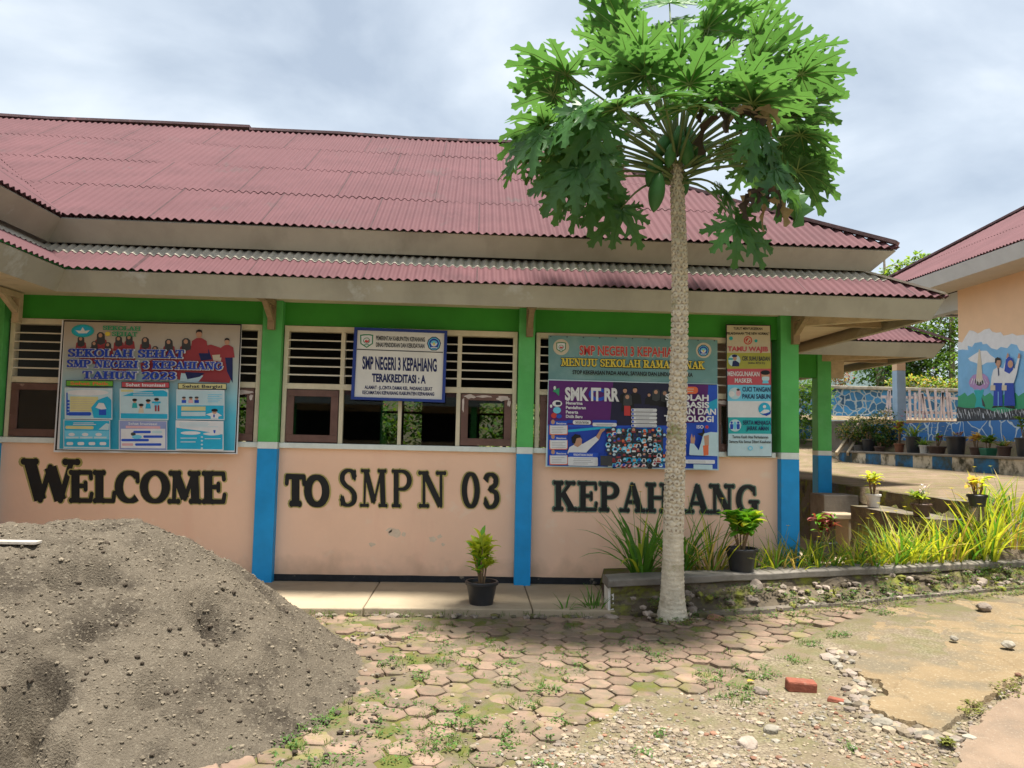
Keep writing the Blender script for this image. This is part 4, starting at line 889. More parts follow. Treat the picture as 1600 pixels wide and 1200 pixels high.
for i in range(6500):
    a, r = rg.uniform(-pi, .9), 1.98*sqrt(rg.random()); x, y = SANDC[0]+r*cos(a), SANDC[1]+r*sin(a); h = sandh(x, y)
    if h < G(x, y)-.01: continue
    s = rg.choice([.005, .005, .006, .006, .008, .008, .008, .011, .015])*rg.uniform(.7, 1.2)
    if rg.random() < .006: s = rg.uniform(.018, .032)
    rock(mb, (x, y, h+s*.1), s, 'sand_dark' if s > .014 and rg.random() < .5 else 'sand_clod', rg)
for i in range(150):
    a, r = rg.uniform(-1.5, .6), rg.uniform(1.85, 2.25); x, y = SANDC[0]+r*cos(a), SANDC[1]+r*sin(a); s = rg.uniform(.007, .022); rock(mb, (x, y, G(x, y)+s*.3), s, rg.choice(['sand_clod', 'sand_dark', 'rock']), rg)
mb.build('sand_clods', kind='stuff')
p0, p1 = sand_hit(-50, 858)+V((0, 0, .045)), sand_hit(60, 856)+V((0, 0, .03))
mb = MB(); mb.beam(p0, p1, .07, .018, 'wood_grey'); 
o_ = mb.build('wooden_plank', bevel=.003); tag(o_, 'pale weathered plank lying across the top of the sand heap', 'plank')

# ------------------------------------------------------------------ planter, slope, kerb line
PL = thing('planter_wall', 'low mossy planter wall with dark concrete coping behind the papaya trunk', 'planter', (1.26, 6.9, -.04))
ct = lambda x: .272+.012*(x-1.26)
mb = MB(); X = [1.22+i*.16 for i in range(52)]; 
prof = [(0, -.07), (-.004, -.01), (.03, 0), (.25, 0), (.29, -.02), (.29, -.07)]; o = []
for x in X:
    for dy, dz in prof: o.append((x, yp(x)-.03+dy+.012*nz(x*2, dy*3), ct(x)+dz+.01*nz(x*2.3, dy*4, 1)))
k = len(prof); mb.add(o, [(i*k+j, i*k+(j+1) % k, (i+1)*k+(j+1) % k, (i+1)*k+j) for i in range(len(X)-1) for j in range(k)]+[tuple(range(k)), tuple((len(X)-1)*k+j for j in range(k))], 'coping')
mb.build('coping', PL, bevel=.008)
mb = MB(); o = []; X = [1.25+i*.05 for i in range(160)]; K = 12
for x in X:
    for j in range(K+1):
        t = j/K; fl = .05+.26*sm(1.6, 2.6, x); yy = yp(x)+.02-fl*(1-t)**1.4; z = lerp(G(x, yy)-.03, ct(x)-.05, t**.9); d = .055*nz(x*3.5, t*2.5)+.03*nz(x*9, t*7)
        o.append((x, yy-d*(.3+.7*sin(pi*t)), z+d*.3))
mb.add(o, [(i*(K+1)+j, (i+1)*(K+1)+j, (i+1)*(K+1)+j+1, i*(K+1)+j+1) for i in range(len(X)-1) for j in range(K)], 'moss_face')
mb.hexa([(1.23,6.87,-.1),(1.28,6.87,-.1),(1.28,7.08,-.1),(1.23,7.08,-.1),(1.23,6.87,.21),(1.28,6.87,.21),(1.28,7.08,.21),(1.23,7.08,.21)], 'paint_white')
mb.hexa([(1.24,7.081,-.1),(1.36,7.081,-.1),(1.40,8.03,-.1),(1.36,8.03,-.1),(1.24,7.081,.19),(1.36,7.081,.21),(1.40,8.03,.02),(1.36,8.03,.0)], 'soil')
mb.build('face', PL, smooth=False)
mb = MB(); X = [2.0+i*.12 for i in range(60)]; o = []
for x in X:
    yy = yp(x)-.33-.03*sm(2, 4, x)+.015*nz(x*1.7, 4)
    for dy, dz in ((0, -.06), (.004, .028), (.075, .034), (.085, -.06)): o.append((x, yy+dy, G(x, yy)+dz+.008*nz(x*2.2, dy*9)))
mb.add(o, [(i*4+j, i*4+j+1, (i+1)*4+j+1, (i+1)*4+j) for i in range(len(X)-1) for j in range(3)]+[(0,1,2,3)], 'old_concrete'); mb.build('kerb', kind='structure')
mb = MB(); bx = [1.34+.25*i for i in range(20)]
for x0, x1 in zip(bx[:-1], bx[1:]): mb.quad((x0, yp(x0)+.2, ct(x0)-.04), (x1, yp(x1)+.2, ct(x1)-.04), (x1, 8.04, .02 if x1 < 1.8 else .12), (x0, 8.04, .01 if x0 < 1.5 else .02 if x0 < 1.8 else .12), 'soil')
mb.build('planting_soil', kind='structure')

# stones that can be told apart
def surf(x, y):
    if 1.3 < x and y > yp(x)-.34:
        g0 = GF(x, yp(x)-.33)
        return ct(x) if y > yp(x) else lerp(g0, ct(x)-.05, max(0, min(1, (y-yp(x)+.30)/.30))**1.5*.8)
    return GF(x, y)+(.03 if inpoly(x, y, SLAB) else 0)
def hit(u, v):
    q = ray(u, v); t = 2.5
    while t < 14:
        p = EYE+q*t
        if p.z < surf(p.x, p.y): break
        t += .01
    return p
def stone(px, py, r, m, lab, z=None, flat=.65, grp='loose stones on the ground'):
    p = hit(px, py)
    mb = MB(); rock(mb, (0, 0, 0), r, m, random.Random(int(px*7+py)), flat, True); o = mb.build('stone', smooth=False); o.location = (p.x, p.y+r*.3, p.z+r*flat*.25); tag(o, lab, 'stone', grp)
    if flat > .5: 
        bv = o.modifiers.new('b', 'BEVEL'); bv.width = r*.06; bv.segments = 1
stone(1182, 922, .085, 'rock', 'flat grey stone leaning upright on the planter slope below the potted croton', z=.06, flat=.9)
stone(1172, 938, .075, 'rock', 'brown angular stone at the foot of the upright grey stone', flat=.6)
stone(1222, 928, .06, 'rock', 'flat dark stone set in weeds on the planter slope', z=.06, flat=.45)
stone(1283, 928, .055, 'rock', 'grey stone sunk among green weeds on the mossy slope', z=.06, flat=.5)
stone(1531, 912, .085, 'rock', 'rounded pale brown boulder on the mossy slope near the coping', z=.14, flat=.6)
stone(1572, 893, .07, 'rock', 'small round stone lying on the planter coping beyond the boulder', z=.33, flat=.5)
stone(1540, 951, .075, 'rock', 'brown stone resting on the worn concrete near the kerb line', flat=.55)
stone(1491, 999, .03, 'rock_pale', 'small pale pebble on the middle of the concrete slab', z=-.01)
stone(1577, 1009, .045, 'rock_pale', 'white stone on the tan concrete slab', z=-.01)
stone(1592, 1056, .025, 'gravel_red', 'reddish pebble close to the edge of the road', z=-.01)
stone(1190, 1085, .05, 'rock', 'brown angular stone in the gravel beside the red brick', flat=.7)
stone(1383, 1137, .055, 'rock_pale', 'whitish stone under the broken lip of the slab', flat=.7)
stone(1452, 1154, .045, 'rock_pale', 'pale wedge of stone at the slab corner in rubble', flat=.7)
stone(1170, 1168, .07, 'rock', 'large bluish white stone lying in the gravel', flat=.55)
stone(1205, 1146, .05, 'rock_pale', 'lumpy cream stone in the gravel above the bluish white stone', flat=.7)
stone(1082, 956, .06, 'rock', 'dark stone against the papaya trunk foot', flat=.7)
stone(1118, 968, .075, 'gravel_red', 'pinkish broken paver piece tilted by the papaya foot', flat=.4)
stone(955, 966, .07, 'rock', 'dark flat rock at the corner of the planter wall', flat=.4)
stone(1295, 1030, .055, 'rock', 'grey stone by the weeds at the paving edge', flat=.5)
# brick
p = PZ(1256, 1081, -.08); mb = MB(); mb.box(-.092, .092, -.045, .045, 0, .072, 'brick'); o_ = mb.build('brick', bevel=.012); o_.location = (p.x, p.y+.05, G(p.x, p.y)-.005); o_.rotation_euler = (radians(4), radians(3), radians(-6)); tag(o_, 'red clay brick lying alone in the rubble beside the slab', 'brick')
p = PZ(1306, 1094, -.08); mb = MB(); mb.hexa([(-.055,-.02,0),(.05,-.025,0),(.06,.02,0),(-.04,.03,0),(-.05,-.015,.025),(.045,-.02,.018),(.05,.015,.02),(-.035,.025,.028)], 'brick'); o_ = mb.build('brick_chip', bevel=.004); o_.location = (p.x, p.y, G(p.x, p.y)); o_.rotation_euler = (0, 0, -.35); tag(o_, 'thin chip of red brick on the gravel in front of the whole brick', 'brick chip')
# gravel, weeds, grass
rg = random.Random(12); mb = MB(); n = 0
while n < 5600:
    u, v = rg.uniform(700, 1560), rg.triangular(1040, 1260, 1150); p = PZ(u, v, -.08)
    if inpoly(p.x, p.y, PAVE) and rg.random() < .93: continue
    if inpoly(p.x, p.y, SLAB) or inpoly(p.x, p.y, ROAD): continue
    if p.x < -.4: continue
    if nz(p.x*1.8, p.y*1.8, 3) < -.1 and rg.random() < .75: continue
    n += 1; s = rg.choice([.004, .005, .005, .006, .006, .007, .009, .011, .014, .02])*rg.uniform(.75, 1.25)
    rock(mb, (p.x, p.y, G(p.x, p.y)+s*.15), s, 'gravel_red' if rg.random() < .06 else ('rock_pale' if rg.random() < .15 else ('rock' if rg.random() < .2 else 'gravel')), rg, .6)
def edge_rocks(pts, n, sp, s0, s1):
    for i in range(n):
        k = rg.randrange(len(pts)-1); t = rg.random(); p = PZ(lerp(pts[k][0], pts[k+1][0], t), lerp(pts[k][1], pts[k+1][1], t), -.07); x, y = p.x+rg.gauss(0, sp), p.y+rg.gauss(0, sp)
        if inpoly(x, y, SLAB): continue
        s = rg.uniform(s0, s1); rock(mb, (x, y, G(x, y)+s*.2), s, rg.choice(['rock_pale', 'gravel', 'gravel', 'rock']), rg, .65)
edge_rocks([(1300,1020),(1330,1045),(1350,1075),(1340,1095),(1380,1130),(1440,1142),(1490,1150)], 190, .05, .012, .045)
edge_rocks([(1480,1165),(1520,1110),(1600,1070)], 60, .025, .008, .022)
for i in range(160):
    x = rg.uniform(1.4, 5.6); y = yp(x)-rg.uniform(.02, .34); s = rg.uniform(.012, .05); rock(mb, (x, y, G(x, yp(x)-.3)+.02+(y-yp(x)+.34)*.45), s, rg.choice(['rock', 'rock', 'moss_face', 'moss_face']), rg, .6)
mb.build('gravel', kind='stuff')
leafmat('grass_leaf', (.085, .14, .025), .3, rough=.6, island=.35); leafmat('weed_leaf', (.07, .15, .028), .3, rough=.6, island=.35); leafmat('moss_leaf', (.13, .14, .025), .2, rough=.8, island=.3)
mb = MB(); rg = random.Random(21)
def tuft(x, y, z, n, L, m, w=.006):
    for i in range(n):
        mb.blade((x+rg.gauss(0, L*.5), y+rg.gauss(0, L*.5), z), rg.uniform(0, 6.28), rg.uniform(.5, 1.4), L*rg.uniform(.5, 1.2), w*rg.uniform(.7, 1.3), rg.uniform(.3, 1.4), m, seg=2)
def weed(x, y, z, n, R, m):
    for i in range(n):
        a, r = rg.uniform(0, 6.28), R*sqrt(rg.random()); s = rg.uniform(.008, .018)
        mb.blade((x+r*cos(a), y+r*sin(a), z+rg.uniform(0, .03)), rg.uniform(0, 6.28), rg.uniform(-.1, .7), s*1.6, s, .5, m, seg=2)
k = 0
while k < 420:
    u, v = rg.uniform(420, 1400), rg.uniform(948, 1200); p = PZ(u, v, -.06)
    if not inpoly(p.x, p.y, PAVE) or nz(p.x*1.1+5, p.y*1.1) < -.12: continue
    k += 1; z = G(p.x, p.y)-.012
    if rg.random() < .6: tuft(p.x, p.y, z, rg.randint(5, 14), rg.uniform(.025, .05), 'grass_leaf')
    else: weed(p.x, p.y, z, rg.randint(6, 20), rg.uniform(.03, .08), 'weed_leaf')
for u, v, R in ((620,1035,.13),(690,1030,.1),(665,1055,.1),(480,1120,.06),(465,1130,.05),(1030,1140,.05),(1265,1012,.12),(1180,1050,.17),(1130,1060,.2),(1150,1090,.14),(1240,1035,.1),(845,1070,.12),(820,1090,.1),(1000,1015,.08),(850,1190,.06),(1380,975,.1),(1290,955,.08),(1350,945,.1),(1170,1075,.12),(740,1125,.08),(700,1150,.1),(540,960,.06),(590,958,.05),(455,960,.08),(360,1165,.04),(1325,1158,.05),(1005,1165,.05),(1310,1002,.1)):
    p = PZ(u, v, -.07)
    for i in range(int(R*150)):
        a, r = rg.uniform(0, 6.28), R*sqrt(rg.random())
        x, y = p.x+r*cos(a), p.y+r*sin(a); (tuft(x, y, G(x, y)-.004, 6, .045, 'grass_leaf') if rg.random() < .55 else weed(x, y, G(x, y), 8, .03, 'weed_leaf'))
mb.build('grass', kind='stuff')
mb = MB()
for i in range(430):
    x = rg.uniform(1.6, 6); q = rg.random(); y = yp(x)-.36+q*.34
    if nz(x*1.6, q*2) < -.12: continue
    weed(x, y, G(x, yp(x)-.34)+.0+q*.16+.02, rg.randint(6, 16), .05, rg.choice(['weed_leaf', 'weed_leaf', 'moss_leaf']))
for i in range(160):
    x = rg.uniform(1.6, 6); y = yp(x)-.42-rg.uniform(0, .12); weed(x, y, G(x, y)+.003, 10, .05, rg.choice(['moss_leaf', 'weed_leaf']))
for i in range(46): tuft(rg.uniform(-1.9, 1.2), 6.81+rg.gauss(0, .02), -.05, 7, .06, 'grass_leaf')
for i in range(60):
    p = PZ(*rg.choice([(1480+rg.uniform(-4, 4), 1165), (1520+rg.uniform(-15, 15), 1115+rg.uniform(-10, 10)), (1570+rg.uniform(-25, 25), 1085+rg.uniform(-12, 12))]), -.09); weed(p.x, p.y, G(p.x, p.y)+.02, 8, .03, 'moss_leaf')
for i in range(34):
    q = rg.uniform(0, 6.28); r = rg.uniform(.11, .24); x, y = 1.77+r*cos(q), 6.73+r*sin(q); weed(x, y, G(x, y)+.005, 9, .04, rg.choice(['moss_leaf', 'weed_leaf'])) if rg.random() < .6 else tuft(x, y, G(x, y), 5, .05, 'grass_leaf')
mb.build('weeds', kind='stuff')
# dark plinth rubble along the edge of the apron, and earth crumbs round the papaya foot
mb = MB()
for i in range(90):
    q = rg.uniform(0, 6.28); r = .10+abs(rg.gauss(0, .09)); s = rg.uniform(.008, .028); x, y = 1.77+r*cos(q), 6.73+r*sin(q); rock(mb, (x, y, G(x, y)+.004), s, rg.choice(['soil', 'moss_face', 'rock']), rg, .5)
for i in range(70):
    x = rg.uniform(-1.75, 1.25); s = rg.uniform(.02, .05); rock(mb, (x, 6.8+rg.gauss(0, .012)+.01*x, -.055), s, rg.choice(['rock', 'old_concrete', 'moss_face']), rg, .5)
mb.build('rubble', kind='stuff')
# yellow fallen leaves
leafmat('leaf_yellow', (.52, .36, .06), .3)
for u, v, lab in ((1180, 1066, 'fallen yellow leaf on the weeds near the brick'),):
    p = PZ(u, v, -.07); mb = MB(); mb.blade((0, 0, 0), .4, .05, .06, .04, .3, 'leaf_yellow', prof=lambda t: sin(pi*min(1, t*.95+.05))**.7); o_ = mb.build('fallen_leaf'); o_.location = (p.x-.05, p.y, G(p.x, p.y)+.02); tag(o_, lab, 'leaf')

# ------------------------------------------------------------------ plants
leafmat('strap_green', (.085, .22, .03), .35, island=.25); leafmat('strap_yellow', (.34, .40, .045), .42, island=.3); leafmat('strap_dry', (.42, .33, .12), .3, island=.3)
leafmat('croton_lime', (.38, .47, .05), .42, island=.35); leafmat('croton_green', (.12, .32, .03), .4, island=.3); leafmat('croton_red', (.24, .06, .06), .3, island=.5); leafmat('croton_peach', (.52, .36, .14), .4, island=.35)
leafmat('leaf_dark', (.045, .115, .02), .3, island=.4); leafmat('leaf_mid', (.10, .20, .03), .35, island=.4); leafmat('leaf_light', (.17, .28, .045), .4, island=.4); leafmat('leaf_blue', (.05, .12, .05), .25, island=.4)
leafmat('petal_pink', (.55, .09, .25), .3); leafmat('petal_yellow', (.70, .50, .03), .3); leafmat('petal_white', (.6, .5, .6), .3)
mat('stem', (.20, .13, .07), .8, 9, .3); mat('stem_green', (.20, .26, .07), .7, 9, .3)
def strap_clump(name, label, group, n, L, w, sp, ms, rg, flowers=0):
    o = thing(name, label, 'plant', (0, 0, 0), group); mb = MB()
    for i in range(n):
        a = rg.uniform(0, 6.28); r = sp*sqrt(rg.random()); e = rg.uniform(.85, 1.5); l = L*rg.uniform(.55, 1.1)
        mb.blade((r*cos(a), r*sin(a), -.02), a+rg.uniform(-.7, .7), e, l, w*rg.uniform(.7, 1.2), rg.uniform(.4, 1.5)*(1.5-e*.5), rg.choice(ms), seg=6, fold=.35, prof=lambda t: (1-t**3)*(.75+.25*min(1, t*5)))
    mb.build('foliage', o)
    if flowers:
        mb = MB(); mf = MB()
        for i in range(flowers):
            a = rg.uniform(0, 6.28); h = L*rg.uniform(.85, 1.15); p = V((cos(a)*sp, sin(a)*sp, 0)); q = V((cos(a)*sp*2.6, sin(a)*sp*2.6, h))
            mb.tube([p, (p+q)/2+V((0,0,.06)), q], [.003, .0025, .002], 4, 'stem_green')
            for k in range(5): mf.blade(q, k*1.26, .3, .03, .016, .4, 'petal_yellow', seg=2)
        mb.build('stalk', o); mf.build('flower', o)
    return o
rg = random.Random(31)
grpA, grpB = 'strap leaved plants round the papaya', 'strap leaved plants along the planter bed'
def put(o, x, y, rz=0, sc=1, z=None): o.location = (x, y, ct(x)-.05 if z is None else z); o.rotation_euler = (0, 0, rz); o.scale = (sc,)*3; return o
a1 = strap_clump('strap_plant', 'broad dark green strap leaved clump just before the trunk, by the planter end', grpA, 52, .78, .034, .09, ['strap_green']*5+['strap_yellow'], rg, 3); put(a1, 1.62, 7.3)
a1b = strap_clump('strap_plant', 'second green strap leaved clump partly hidden behind the papaya trunk', grpA, 44, .72, .032, .09, ['strap_green']*4+['strap_yellow'], rg, 1); put(a1b, 2.02, 7.42)
a2 = strap_clump('strap_plant', 'thin tangled grass-like clump with brown stalks between trunk and potted croton', grpA, 46, .68, .018, .13, ['strap_green', 'strap_yellow', 'strap_dry'], rg, 2); put(a2, 2.32, 7.42)
a3 = strap_clump('strap_plant', 'weedy low grass clump growing on the apron at the planter corner', grpA, 30, .30, .013, .08, ['strap_green', 'weed_leaf', 'strap_green'], rg); put(a3, 1.12, 6.98, 0, 1, -.03)
a4 = strap_clump('strap_plant', 'tiny grass tuft on the edge of the apron beyond the planter corner', grpA, 7, .26, .02, .03, ['strap_green'], rg); put(a4, .86, 6.9, 0, 1, -.03)
PRO = [strap_clump('strap_plant', 'yellow-green strap leaved plant among many alike in the planter bed', grpB, n, L, w, sp, ms, rg, fl) for n, L, w, sp, ms, fl in
       ((30, .42, .017, .10, ['strap_yellow', 'strap_yellow', 'strap_green', 'strap_dry'], 1), (34, .58, .024, .09, ['strap_yellow', 'strap_yellow', 'strap_green'], 1), (40, .66, .022, .12, ['strap_yellow']*4+['strap_dry', 'strap_green'], 1))]
spots = [(2.75,7.45,0,.85),(2.98,7.5,0,.95),(3.18,7.45,0,.8),(3.42,7.55,0,.9),(3.62,7.6,1,.7),(3.84,7.62,0,1),(4.08,7.68,0,1.05),(4.02,7.95,0,.9),(4.3,7.72,1,1),(4.48,7.78,2,1),(4.44,8.1,1,.9),(4.66,7.85,1,1),(4.86,7.9,2,.95),(4.95,8.2,1,.8),(5.06,7.95,2,1.05),(5.25,8.0,1,1.1),(5.42,7.95,2,1.15),(5.6,8.05,2,.95),(5.82,8.05,2,.9),(5.35,8.25,2,.9),(5.72,8.35,2,.9),(6.0,8.3,2,.95),(3.3,7.75,0,1.1),(3.95,7.8,0,.9),(4.7,8.05,0,.9),(3.05,7.65,1,.7),(3.5,7.85,1,.8)]
used = set()
for i, (x, y, k, s_) in enumerate(spots):
    if k in used: o = dup(PRO[k], (0, 0, 0))
    else: o = PRO[k]; used.add(k)
    put(o, x, y, rg.uniform(0, 6.28), s_, max(ct(x)-.05, G(x, y)-.02))

def pot(par, r_top, r_bot, h, m, rim=.02, n=28, soil=True):
    mb = MB(); mb.lathe([(0, 0), (r_bot, 0), (r_bot+(r_top-r_bot)*.9, h-rim*1.4), (r_top+rim*.5, h-rim*1.4), (r_top+rim*.6, h-rim*.4), (r_top+rim*.3, h), (r_top-rim*.4, h), (r_top-rim*.7, h-.035)], (0, 0, 0), n, m)
    p = mb.build('pot', par, smooth=True); bv = p.modifiers.new('e', 'EDGE_SPLIT'); bv.split_angle = radians(40)
    if soil:
        mb = MB(); c = [(0, 0, h-.022)]+[((r_top-.008)*cos(2*pi*i/16), (r_top-.008)*sin(2*pi*i/16), h-.032+.01*nz(i*.9, 3)) for i in range(16)]
        mb.add(c, [(0, 1+i, 1+(i+1) % 16) for i in range(16)], 'soil'); mb.build('soil', p)
    return p
def broad(t): return max(.02, sin(pi*min(1, t*.93+.06))**.75)
def leafy(par, h0, stems, nl, L, w, ms, rg, R=.08, H=.3, el=(.2, 1.1), drp=(.4, 1.3), sm_='stem', top=.5):
    ms_ = MB(); mf = MB()
    for i in range(stems):
        a = rg.uniform(0, 6.28); q = V((cos(a)*R*rg.uniform(.4, 1), sin(a)*R*rg.uniform(.4, 1), h0+H*rg.uniform(.75, 1.05))); b_ = V((cos(a)*.02, sin(a)*.02, h0-.03))
        ms_.tube([b_, (b_+q)/2+V((rg.gauss(0, .01), rg.gauss(0, .01), 0)), q], [.008, .007, .004], 5, sm_)
        for k in range(nl):
            t = lerp(top, 1, rg.random()**.7); p = b_.lerp(q, t); mf.blade(p, rg.uniform(0, 6.28), rg.uniform(*el), L*rg.uniform(.6, 1.15), w*rg.uniform(.7, 1.2), rg.uniform(*drp), rg.choice(ms), seg=5, fold=.3, prof=broad, twist=rg.uniform(-.5, .5))
    ms_.build('stem', par); mf.build('foliage', par)
rg = random.Random(44)
P1 = local(thing('potted_croton', 'tall slender croton with lime leaves in black plastic pot on the apron', 'potted plant', (.11, 7.06, -.002)))
pot(P1, .14, .105, .205, 'plastic_black'); leafy(P1, .19, 10, 13, .16, .05, ['croton_lime']*5+['croton_green'], rg, R=.11, H=.38, el=(.5, 1.4), top=.25)
P2 = local(thing('potted_croton', 'dense curly bright green croton in black pot standing on the planter coping', 'potted plant', (2.57, yp(2.57)+.10, ct(2.57)+.002)))
pot(P2, .145, .105, .215, 'plastic_black'); leafy(P2, .2, 10, 20, .15, .09, ['croton_green']*3+['croton_lime']*2, rg, R=.14, H=.32, el=(.1, 1.3), top=.55)
mb = MB(); mb.blade((-.02, -.1, .42), 4.6, .9, .07, .05, .6, 'petal_yellow', prof=broad); mb.build('yellow_leaf', P2)

# ------------------------------------------------------------------ papaya tree
mat('scar_dark', (.30, .24, .17), .9, 14, .4); mat('scar_groove', (.38, .32, .24), .9, 14, .3); mat('papaya_bark', (.62, .56, .44), .88, 14, .16, col2=(.46, .40, .30), thr=.5, wid=.16, bump=.5, bsc=45, third=((.26, .27, .12), 3.5, .6, .1))
leafmat('papaya_leaf', (.055, .16, .035), .42, tcol=(.12, .28, .05), rough=.4, var=.3, sc=4, island=.25); leafmat('papaya_leaf_young', (.075, .20, .042), .44, tcol=(.15, .33, .06), rough=.4, var=.25, sc=4, island=.2); leafmat('papaya_leaf_old', (.05, .135, .036), .42, tcol=(.13, .29, .05), rough=.4, var=.35, sc=4, island=.3)
leafmat('papaya_vein', (.24, .36, .12), .3); leafmat('papaya_stalk', (.15, .20, .075), .1); leafmat('withered', (.055, .04, .03), .15, rough=.9, var=.4, sc=12); leafmat('withered_pale', (.26, .19, .11), .25, rough=.9, var=.4, sc=12)
mat('papaya_fruit', (.05, .155, .045), .45, 7, .2, col2=(.08, .20, .05), thr=.5, wid=.3, bump=.08)
TB = V((1.77, 6.73, -.07)); TT = V((1.645, 6.24, 3.845))
PT = thing('papaya_tree', 'papaya tree with bare scarred trunk, spreading lobed leaves and hanging green fruit', 'tree', TB)
N_ = 420; pts = []; rad = []
for i in range(N_+1):
    t = i/N_; z = lerp(TB.z, TT.z, t); pts.append((lerp(TB.x, TT.x, t)+.035*sin(t*3.3)-.02*sin(t*6), lerp(TB.y, TT.y, t), z)); rad.append(lerp(.104, .049, t**.7)+.05*exp(-t*28))
def scar(i, a):
    t = i/N_; z = 4.1*t; lo = 1-sm(.16, .3, t)
    u = 7*a/(2*pi); row = z/.052+.5*nz(z*1.1, cos(a), sin(a)); k = floor(row); f = row-k; s_ = (u+.5*(k % 2)) % 1-.5
    sh = max(0, 1-((s_/.42)**2+((f-.45)/.5)**2))
    q = abs((s_*1.1)**2+.5*(f-.2)); hi = (.016*sh**.5 if sh > 0 else -.006)-(.013*exp(-((s_/.16)**2+((f-.5)/.22)**2)))
    ring = .004*(1 if (z*24+.3*nz(a*2, z*2)) % 1 < .16 else 0)+.004*nz(cos(a)*2, z*5, sin(a)*2)
    return lerp(hi, ring, lo)
mb = MB(); mb.tube(pts, rad, 70, 'papaya_bark', fn=scar)
for i in range(N_):
    if i/N_ < .2: continue
    for j in range(70):
        u = 7*(j+.5)/70; z_ = 4.1*(i+.5)/N_; a_ = 2*pi*(j+.5)/70; row = z_/.052+.5*nz(z_*1.1, cos(a_), sin(a_)); k = floor(row); f = row-k; s_ = (u+.5*(k % 2)) % 1-.5; q_ = (s_/.42)**2+((f-.45)/.5)**2
        hsh = (sin(k*12.98+floor(u+.5*(k % 2))*78.2)*4375.5) % 1
        if (s_/.17)**2+((f-.5)/.2)**2 < hsh*1.1: mb.m[i*70+j] = 'scar_dark'
        elif q_ > 1.0 and f < .5: mb.m[i*70+j] = 'scar_groove'
mb.build('trunk', PT, smooth=True)
EDGE = [(0,.012),(.10,.085),(.22,.125),(.33,.12),(.42,.10),(.52,.19),(.6,.28),(.635,.285),(.64,.245),(.61,.17),(.6,.11),(.66,.10),(.74,.165),(.80,.225),(.835,.23),(.83,.19),(.79,.115),(.79,.078),(.86,.075),(.93,.105),(.965,.10),(.96,.065),(.97,.04),(1,0)]
def papaya_leaf(mb, P, ax, nm, R, rg, m='papaya_leaf', droop=.5, curl=.3):
    a = ax.normalized(); n = (nm-a*nm.dot(a)).normalized(); s = n.cross(a)
    dr = droop*rg.uniform(.7, 1.3)
    def W3(r, ang, h): # polar on the blade -> world, blade bows down towards the rim
        q = r/R; x = r*cos(ang); y = r*sin(ang)
        return P+a*(x*(1-.12*q*dr))+s*(y*(1-.12*q*dr))+n*(h-dr*.55*R*q*q)
    for k, (an, ln) in enumerate(((0, 1), (34, .97), (-34, .97), (70, .88), (-70, .88), (106, .72), (-106, .72), (143, .5), (-143, .5))):
        an = radians(an+rg.uniform(-5, 5)); l = R*ln*rg.uniform(.88, 1.08); o = len(mb.v); cv = rg.uniform(-.25, .25); lf = rg.uniform(-.06, .1)*R
        for t, w in EDGE:
            tm = max(0, t-.62*w)
            for sg in (0, -1, 1):
                if sg == 0: r, da, h = tm*l, cv*tm*.3, 0
                else:
                    lx, ly = t*l, sg*w*l*.92; r = math.hypot(lx, ly); da = atan2(ly, lx)+cv*t*.3; h = curl*w*l*.55+.02*R*nz(t*5+k, sg*3+P.x*3)
                mb.v.append(tuple(W3(r, an+da, h+lf*(r/R)**2)))
        for i in range(len(EDGE)-1):
            q = o+i*3; mb.f += [[q, q+1, q+4, q+3], [q, q+3, q+5, q+2]]; mb.m += [m, m]
        if m != 'withered':
            vn = [W3(t_*l, an+cv*t_*.3, -.004+lf*(t_*l/R)**2) for t_ in (0, .3, .6, .92)]; mb.tube(vn, [.007, .005, .0035, .001], 3, 'papaya_vein', cap=False)
rg = random.Random(77); AP = V((1.65, 6.22, 3.93)); ml, mst = MB(), MB()
# attachment of each blade: photo-crop position, blade radius, distance towards (+) or away from the camera
LV = [(560,155,.52,.15),(920,130,.50,.1),(700,235,.50,.35),(1140,285,.56,.0),(300,330,.55,.2),(1130,460,.56,-.5),(530,480,.48,-.45),(345,750,.48,-.45),(1265,640,.52,.15),(1235,755,.48,-.55),(1060,1000,.42,-.45),
      (545,930,.44,.15),(430,830,.46,.1),(300,800,.42,.35),(1330,760,.44,.1),(1010,860,.36,.45),(440,540,.44,-.55),(900,470,.40,-.7),(1150,570,.42,-.6),(730,430,.42,-.75),(1180,680,.44,-.5),(430,690,.44,-.5),(330,640,.40,-.1),(1330,760,.38,.0),(570,40,.46,.1),(960,20,.48,.1),(1090,60,.44,.4),(760,10,.42,.6),(850,375,.50,-.35),(205,560,.48,.0),(580,320,.44,-.2),(1300,250,.5,.3),(430,640,.44,.4),(760,110,.46,.5),(1040,180,.46,.6),(420,420,.46,.7),(1330,420,.5,.5),(960,330,.46,.7),(700,420,.42,.8),(1170,600,.46,.8),
      (300,620,.42,.8),(870,560,.40,1.1),(560,620,.42,1.0),(1290,520,.44,.0),(390,560,.42,-.2),(1010,430,.42,-.2),(650,330,.44,-.3),(250,700,.4,.3),(1330,700,.38,.4),(760,300,.42,.9),(1050,330,.44,1.0),(820,230,.46,.2),(180,600,.42,-.3),(130,700,.36,.2),(240,420,.46,.5),(1345,600,.4,-.2),(1350,480,.42,.5),(1345,330,.44,-.2),(620,530,.36,.5),(900,640,.36,.55),(480,650,.36,.5),(1010,650,.36,.5),(720,600,.34,.6),(820,470,.38,.5),(480,200,.44,.6),(640,230,.42,-.2),(1150,160,.42,.1),(830,480,.42,-.4),(1100,380,.44,-.5),(480,760,.40,.5),(1130,720,.42,.6),(720,520,.4,.9),(1210,400,.44,.2),(330,500,.44,-.5)]
